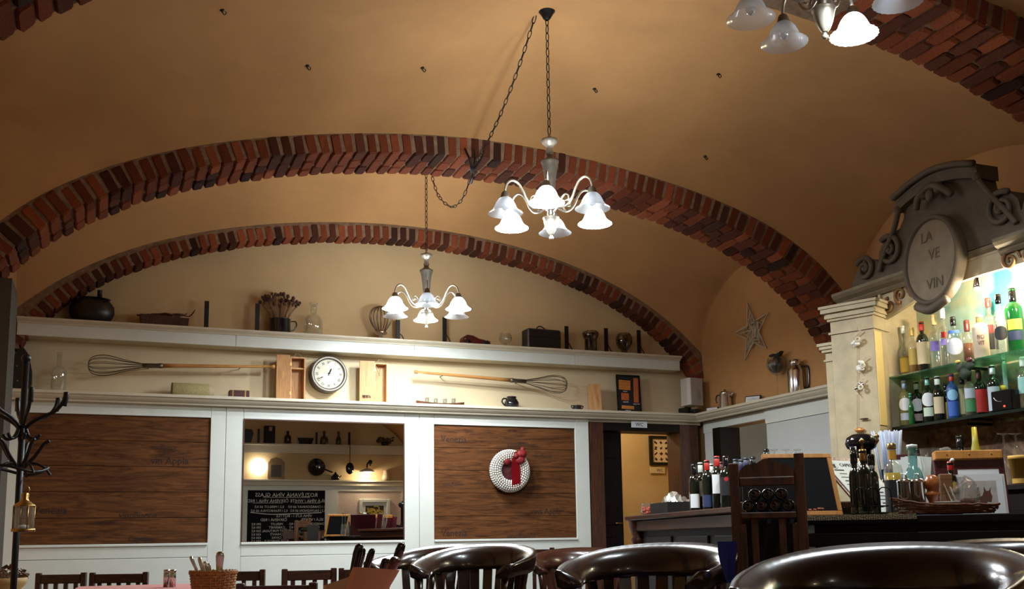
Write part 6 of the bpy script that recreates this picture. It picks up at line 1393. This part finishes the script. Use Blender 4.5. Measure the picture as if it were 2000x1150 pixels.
# flowered wallpaper
def wallpaper():
    m, nt, b = _nt('sprig_wallpaper'); N = nt.nodes; L = nt.links
    tc = N.new('ShaderNodeTexCoord'); mp = N.new('ShaderNodeMapping'); mp.inputs['Scale'].default_value = (13, 1, 13); L.new(tc.outputs['Object'], mp.inputs[0])
    v = N.new('ShaderNodeTexVoronoi'); v.inputs['Randomness'].default_value = .8; L.new(mp.outputs[0], v.inputs['Vector'])
    lt = N.new('ShaderNodeMath'); lt.operation = 'LESS_THAN'; lt.inputs[1].default_value = .23; L.new(v.outputs['Distance'], lt.inputs[0])
    mx = N.new('ShaderNodeMix'); mx.data_type = 'RGBA'; mx.inputs[6].default_value = (.66, .54, .45, 1); mx.inputs[7].default_value = (.26, .14, .09, 1); L.new(lt.outputs[0], mx.inputs[0]); L.new(mx.outputs[2], b.inputs['Base Color']); b.inputs['Roughness'].default_value = .8; return m
o = MB().span((w0, YN, .78), (w1, YN + .02, ztw)).build('wallpaper_panel', wallpaper()); tag(o, 'cream wallpaper panel with small brown sprigs, seen in the mirror', 'wall panel')
# white framed pasta picture
a, b = nm(701, 974, .05), nm(762, 1040, .05); cw, ch = (b.x - a.x), a.z - b.z
t = thing('framed_picture', 'white framed picture of yellow ribbon pasta in the mirror', 'picture', ((a.x + b.x) / 2, YN + .025, (a.z + b.z) / 2), PI)
fw = .075
for q0, q1 in (((-cw / 2, -.05, -ch / 2), (-cw / 2 + fw, 0, ch / 2)), ((cw / 2 - fw, -.05, -ch / 2), (cw / 2, 0, ch / 2)), ((-cw / 2 + fw, -.05, ch / 2 - fw), (cw / 2 - fw, 0, ch / 2)), ((-cw / 2 + fw, -.05, -ch / 2), (cw / 2 - fw, 0, -ch / 2 + fw))): MB().span(q0, q1, bev=.012).build('frame', M_CREAM, t)
MB().span((-cw / 2 + fw, -.02, -ch / 2 + fw), (cw / 2 - fw, -.012, ch / 2 - fw)).build('mount', M_CREAM, t)
pw, ph = cw / 2 - fw - .06, ch / 2 - fw - .06
MB().span((-pw, -.024, -ph), (pw, -.02, ph)).build('print', mat('dark_print', (.035, .022, .008), .7), t)
mb = MB(); rg = random.Random(19)
for k in range(26):
    c = Vector((rg.uniform(-pw * .7, pw * .7), -.026, rg.uniform(-ph * .7, ph * .75))); r = rg.uniform(.04, .10); a0 = rg.uniform(0, 6)
    pts = [c + Vector((r * 1.2 * math.cos(a0 + i * .45), 0, r * .75 * math.sin(a0 + i * .45))) for i in range(9)]
    pts = [Vector((max(-pw, min(pw, p.x)), p.y - .0003 * k, max(-ph, min(ph, p.z)))) for p in pts]
    for i in range(8): mb.bar(pts[i], pts[i + 1], .003, .020, up=(0, 0, 1))
mb.build('pasta_ribbons', mat('pasta_yellow', (.52, .38, .05), .7), t, kind='stuff')
# lamps on the near wall
q = nm(505, 911, .12); t = thing('globe_lamp', 'glowing round white wall lamp in mirror, left end', 'lamp', q)
MB().ball((0, 0, 0), .17, 20, 14, (1, .55, 1)).build('globe', glow('warm_globe', (1.0, .93, .82), 8), t); MB().lathe([(.10, 0), (.11, .05), (.001, .05)], 18, M=Matrix.Translation((0, -.11, 0)) @ Matrix.Rotation(-PI / 2, 4, 'X') @ Matrix.Translation((0, 0, -.05))).build('base', M_CREAM2, t)
q = nm(717, 921, .22); t = thing('wall_lamp', 'brass wall lamp with white shade lighting the picture, in mirror', 'lamp', q)
MB().lathe([(.03, .07), (.07, .055), (.13, .02), (.165, -.005), (.16, -.008), (.03, .06)], 22).build('shade', mat('opal_shade', (.7, .62, .5), .4), t); MB().tube(smooth_path([(0, 0, .07), (.02, -.05, .17), (.10, -.12, .19), (.11, -.20, .14)], 4), .014, 7).build('arm', M_BLACK, t); MB().ball((.09, -.10, .2), .045, 10, 7).build('knuckle', M_BLACK, t)
MB().ball((0, 0, .0), .04, 10, 7).build('bulb', glow('warm_bulb', (1, .78, .5), 30), t)
lamp('wall_lamp_light', 'POINT', q + Vector((0, .0, -.06)), 15, (1.0, .80, .56), .05)
# things on the two reflected shelves
def us(px, y=.07): q = nm(px, 868, y); return Vector((q.x, YN + y, zu_t))
def ms(px, y=.08): q = nm(px, 937, y); return Vector((q.x, YN + y, zm_t))
for i, (px, hpx, wpx) in enumerate(((505, 28, 4), (618, 24, 3.5), (682, 26, 3.5))): t = thing('shelf_bracket', ('first', 'second', 'third')[i] + ' black iron upright on reflected upper shelf, from the left', 'bracket', us(px, .04)); MB().span((-.02, -.01, 0), (.02, .01, hpx * .0101)).build('bar', M_BLACK, t)
t = thing('wooden_case', 'tall dark wooden case with paper tag, reflected', 'case', us(526)); MB().span((-.10, -.06, 0), (.10, .06, .34), bev=.006).build('case', M_DARKW, t); MB().span((-.02, .061, .24), (.04, .063, .32)).build('tag', mat('tag_paper', (.45, .25, .2), .8), t)
t = thing('wedge_box', 'black slanted box at the left end of reflected shelf', 'box', us(486)); MB().prism([(-.08, 0), (.03, 0), (.08, .18), (.05, .26), (-.08, .27)], -.05, .05).build('box', M_BLACK, t)
t = thing('dark_flask', 'dark round-shouldered flask on reflected upper shelf', 'flask', us(562)); MB().lathe(bottle_prof(.065, .25, .025, .12, .18), 16).build('body', M_ENAMEL, t)
t = thing('dark_pan', 'low dark trough on reflected upper shelf', 'trough', us(597)); MB().prism([(-.11, 0), (.11, 0), (.15, .12), (-.15, .12)], -.05, .05).build('body', M_DARKW, t)
for px, r, lb in ((633, .08, 'wide dark glass carafe on reflected upper shelf'), (661, .05, 'slim glass carafe on reflected upper shelf')): t = thing('glass_carafe', lb, 'carafe', us(px)); MB().lathe(bottle_prof(r, .27, .025, .10, .17), 16).build('body', MATS['dark_glass'], t)
t = thing('dried_bunch', 'bunch of dark dried flowers at right of reflected shelf', 'flowers', us(752)); mb = MB(); rg = random.Random(5)
for k in range(50): mb.ball((rg.uniform(-.16, .16), rg.uniform(-.04, .05), rg.uniform(.06, .17)), rg.uniform(.014, .025), 6, 4)
mb.build('flower_heads', M_SEED, t, kind='stuff'); MB().lathe([(.001, 0), (.07, 0), (.08, .08), (.001, .08)], 14).build('pot', M_ENAMEL, t)
t = thing('arched_frame', 'little arched picture frame on reflected lower shelf', 'frame', ms(539), PI); MB().prism([(-.16, 0), (.16, 0), (.16, .32), (.10, .40), (0, .43), (-.10, .40), (-.16, .32)], -.02, .02).build('frame', mat('antique_frame', (.24, .15, .07), .6), t); MB().span((-.10, -.024, .05), (.10, -.02, .28)).build('picture', mat('dark_portrait', (.06, .035, .02), .5, var=.6, scale=9), t)
q = nm(618, 912, .06); t = thing('hanging_pan', 'round black pan hung on the reflected wall', 'pan', (q.x, YN + .03, q.z), PI); MB().lathe([(.001, .0), (.10, .0), (.165, .05), (.172, .055), (.16, .05), (.10, .012), (.001, .012)], 24, M=RX).build('pan', M_ENAMEL, t); MB().tube([(-.16, -.03, -.04), (-.32, -.03, -.10)], .014, 7).build('handle', M_BLACK, t)
t = thing('small_kettle', 'small black kettle on reflected lower shelf', 'kettle', ms(655)); MB().lathe([(.001, 0), (.08, 0), (.085, .06), (.05, .11), (.02, .13), (.02, .15), (.001, .16)], 16).build('body', M_ENAMEL, t); MB().tube([(.07, 0, .04), (.12, 0, .09)], .012, 6).build('spout', M_ENAMEL, t)
q = nm(682, 911, .09); zt_ = nm(682, 868, .09).z; t = thing('hanging_ladle', 'black copper-edged ladle hanging from reflected upper shelf', 'ladle', (q.x, YN + .15, q.z), PI); MB().ball((0, 0, -.04), .085, 12, 8, (1, .5, 1.4)).build('bowl', M_ENAMEL, t); MB().tube([(0, 0, .05), (0, .0, zt_ - q.z)], .007, 6).build('handle', M_BLACK, t)
t = thing('pale_pitcher', 'pale ceramic pitcher under the wall lamp, reflected', 'pitcher', ms(754)); MB().lathe([(.001, 0), (.07, 0), (.085, .05), (.06, .13), (.05, .17), (.06, .20), (.001, .19)], 18).build('body', mat('pale_ceramic', (.55, .40, .28), .4), t); MB().tube(smooth_path([(.055, 0, .17), (.11, 0, .15), (.08, 0, .06)], 4), .010, 6).build('handle', MATS['pale_ceramic'], t)
# furniture in front of the near wall
q = nm(715, 1038, .75); t = thing('carved_bench', 'dark carved bench with scalloped back under the picture, reflected', 'bench', (q.x, q.y, 0), PI); zz = nm(700, 1028, .75).z; L_ = .72
MB().prism([(-L_ + 2 * L_ * i / 30, zz + .05 * math.sin(PI * i / 30) + .018 * math.sin(5 * PI * i / 30)) for i in range(31)] + [(L_, zz - .18), (-L_, zz - .18)], -.02, .02).build('back', M_BROWNW, t)
for x in (-L_, L_): MB().span((x - .035, -.03, 0), (x + .035, .03, zz + .06)).build('post', M_BROWNW, t); MB().span((x - .035, -.48, 0), (x + .035, -.42, .42)).build('leg', M_BROWNW, t)
MB().span((-L_, -.48, .42), (L_, .02, .46)).build('seat', M_BROWNW, t)
q = nm(600, 1040, .75); t = thing('carved_bench', 'dark bench with plain back before the chalkboard, reflected', 'bench', (q.x - .1, q.y + .62, 0), PI); zz = nm(600, 1036, .75).z
MB().span((-.42, -.02, zz - .16), (.42, .02, zz), bev=.01).build('back', M_BROWNW, t)
for x in (-.42, .42): MB().span((x - .03, -.03, 0), (x + .03, .03, zz + .04)).build('post', M_BROWNW, t); MB().span((x - .03, -.48, 0), (x + .03, -.42, .42)).build('leg', M_BROWNW, t)
MB().span((-.42, -.48, .42), (.42, .02, .46)).build('seat', M_BROWNW, t)
# ------------------------------------------------------------------ lettering becomes plain meshes
bpy.context.view_layer.update()
_dg = bpy.context.evaluated_depsgraph_get()
for o in TEXTS:
    me = bpy.data.meshes.new_from_object(o.evaluated_get(_dg))
    n = bpy.data.objects.new('lettering' if o.name.startswith('lettering') else o.name.split('.')[0], me); COL.objects.link(n)
    n.parent = o.parent; n.location = o.location; n.rotation_euler = o.rotation_euler; n.scale = o.scale
    if len(o.data.body) > 1: n['kind'] = 'stuff'
    bpy.data.objects.remove(o)
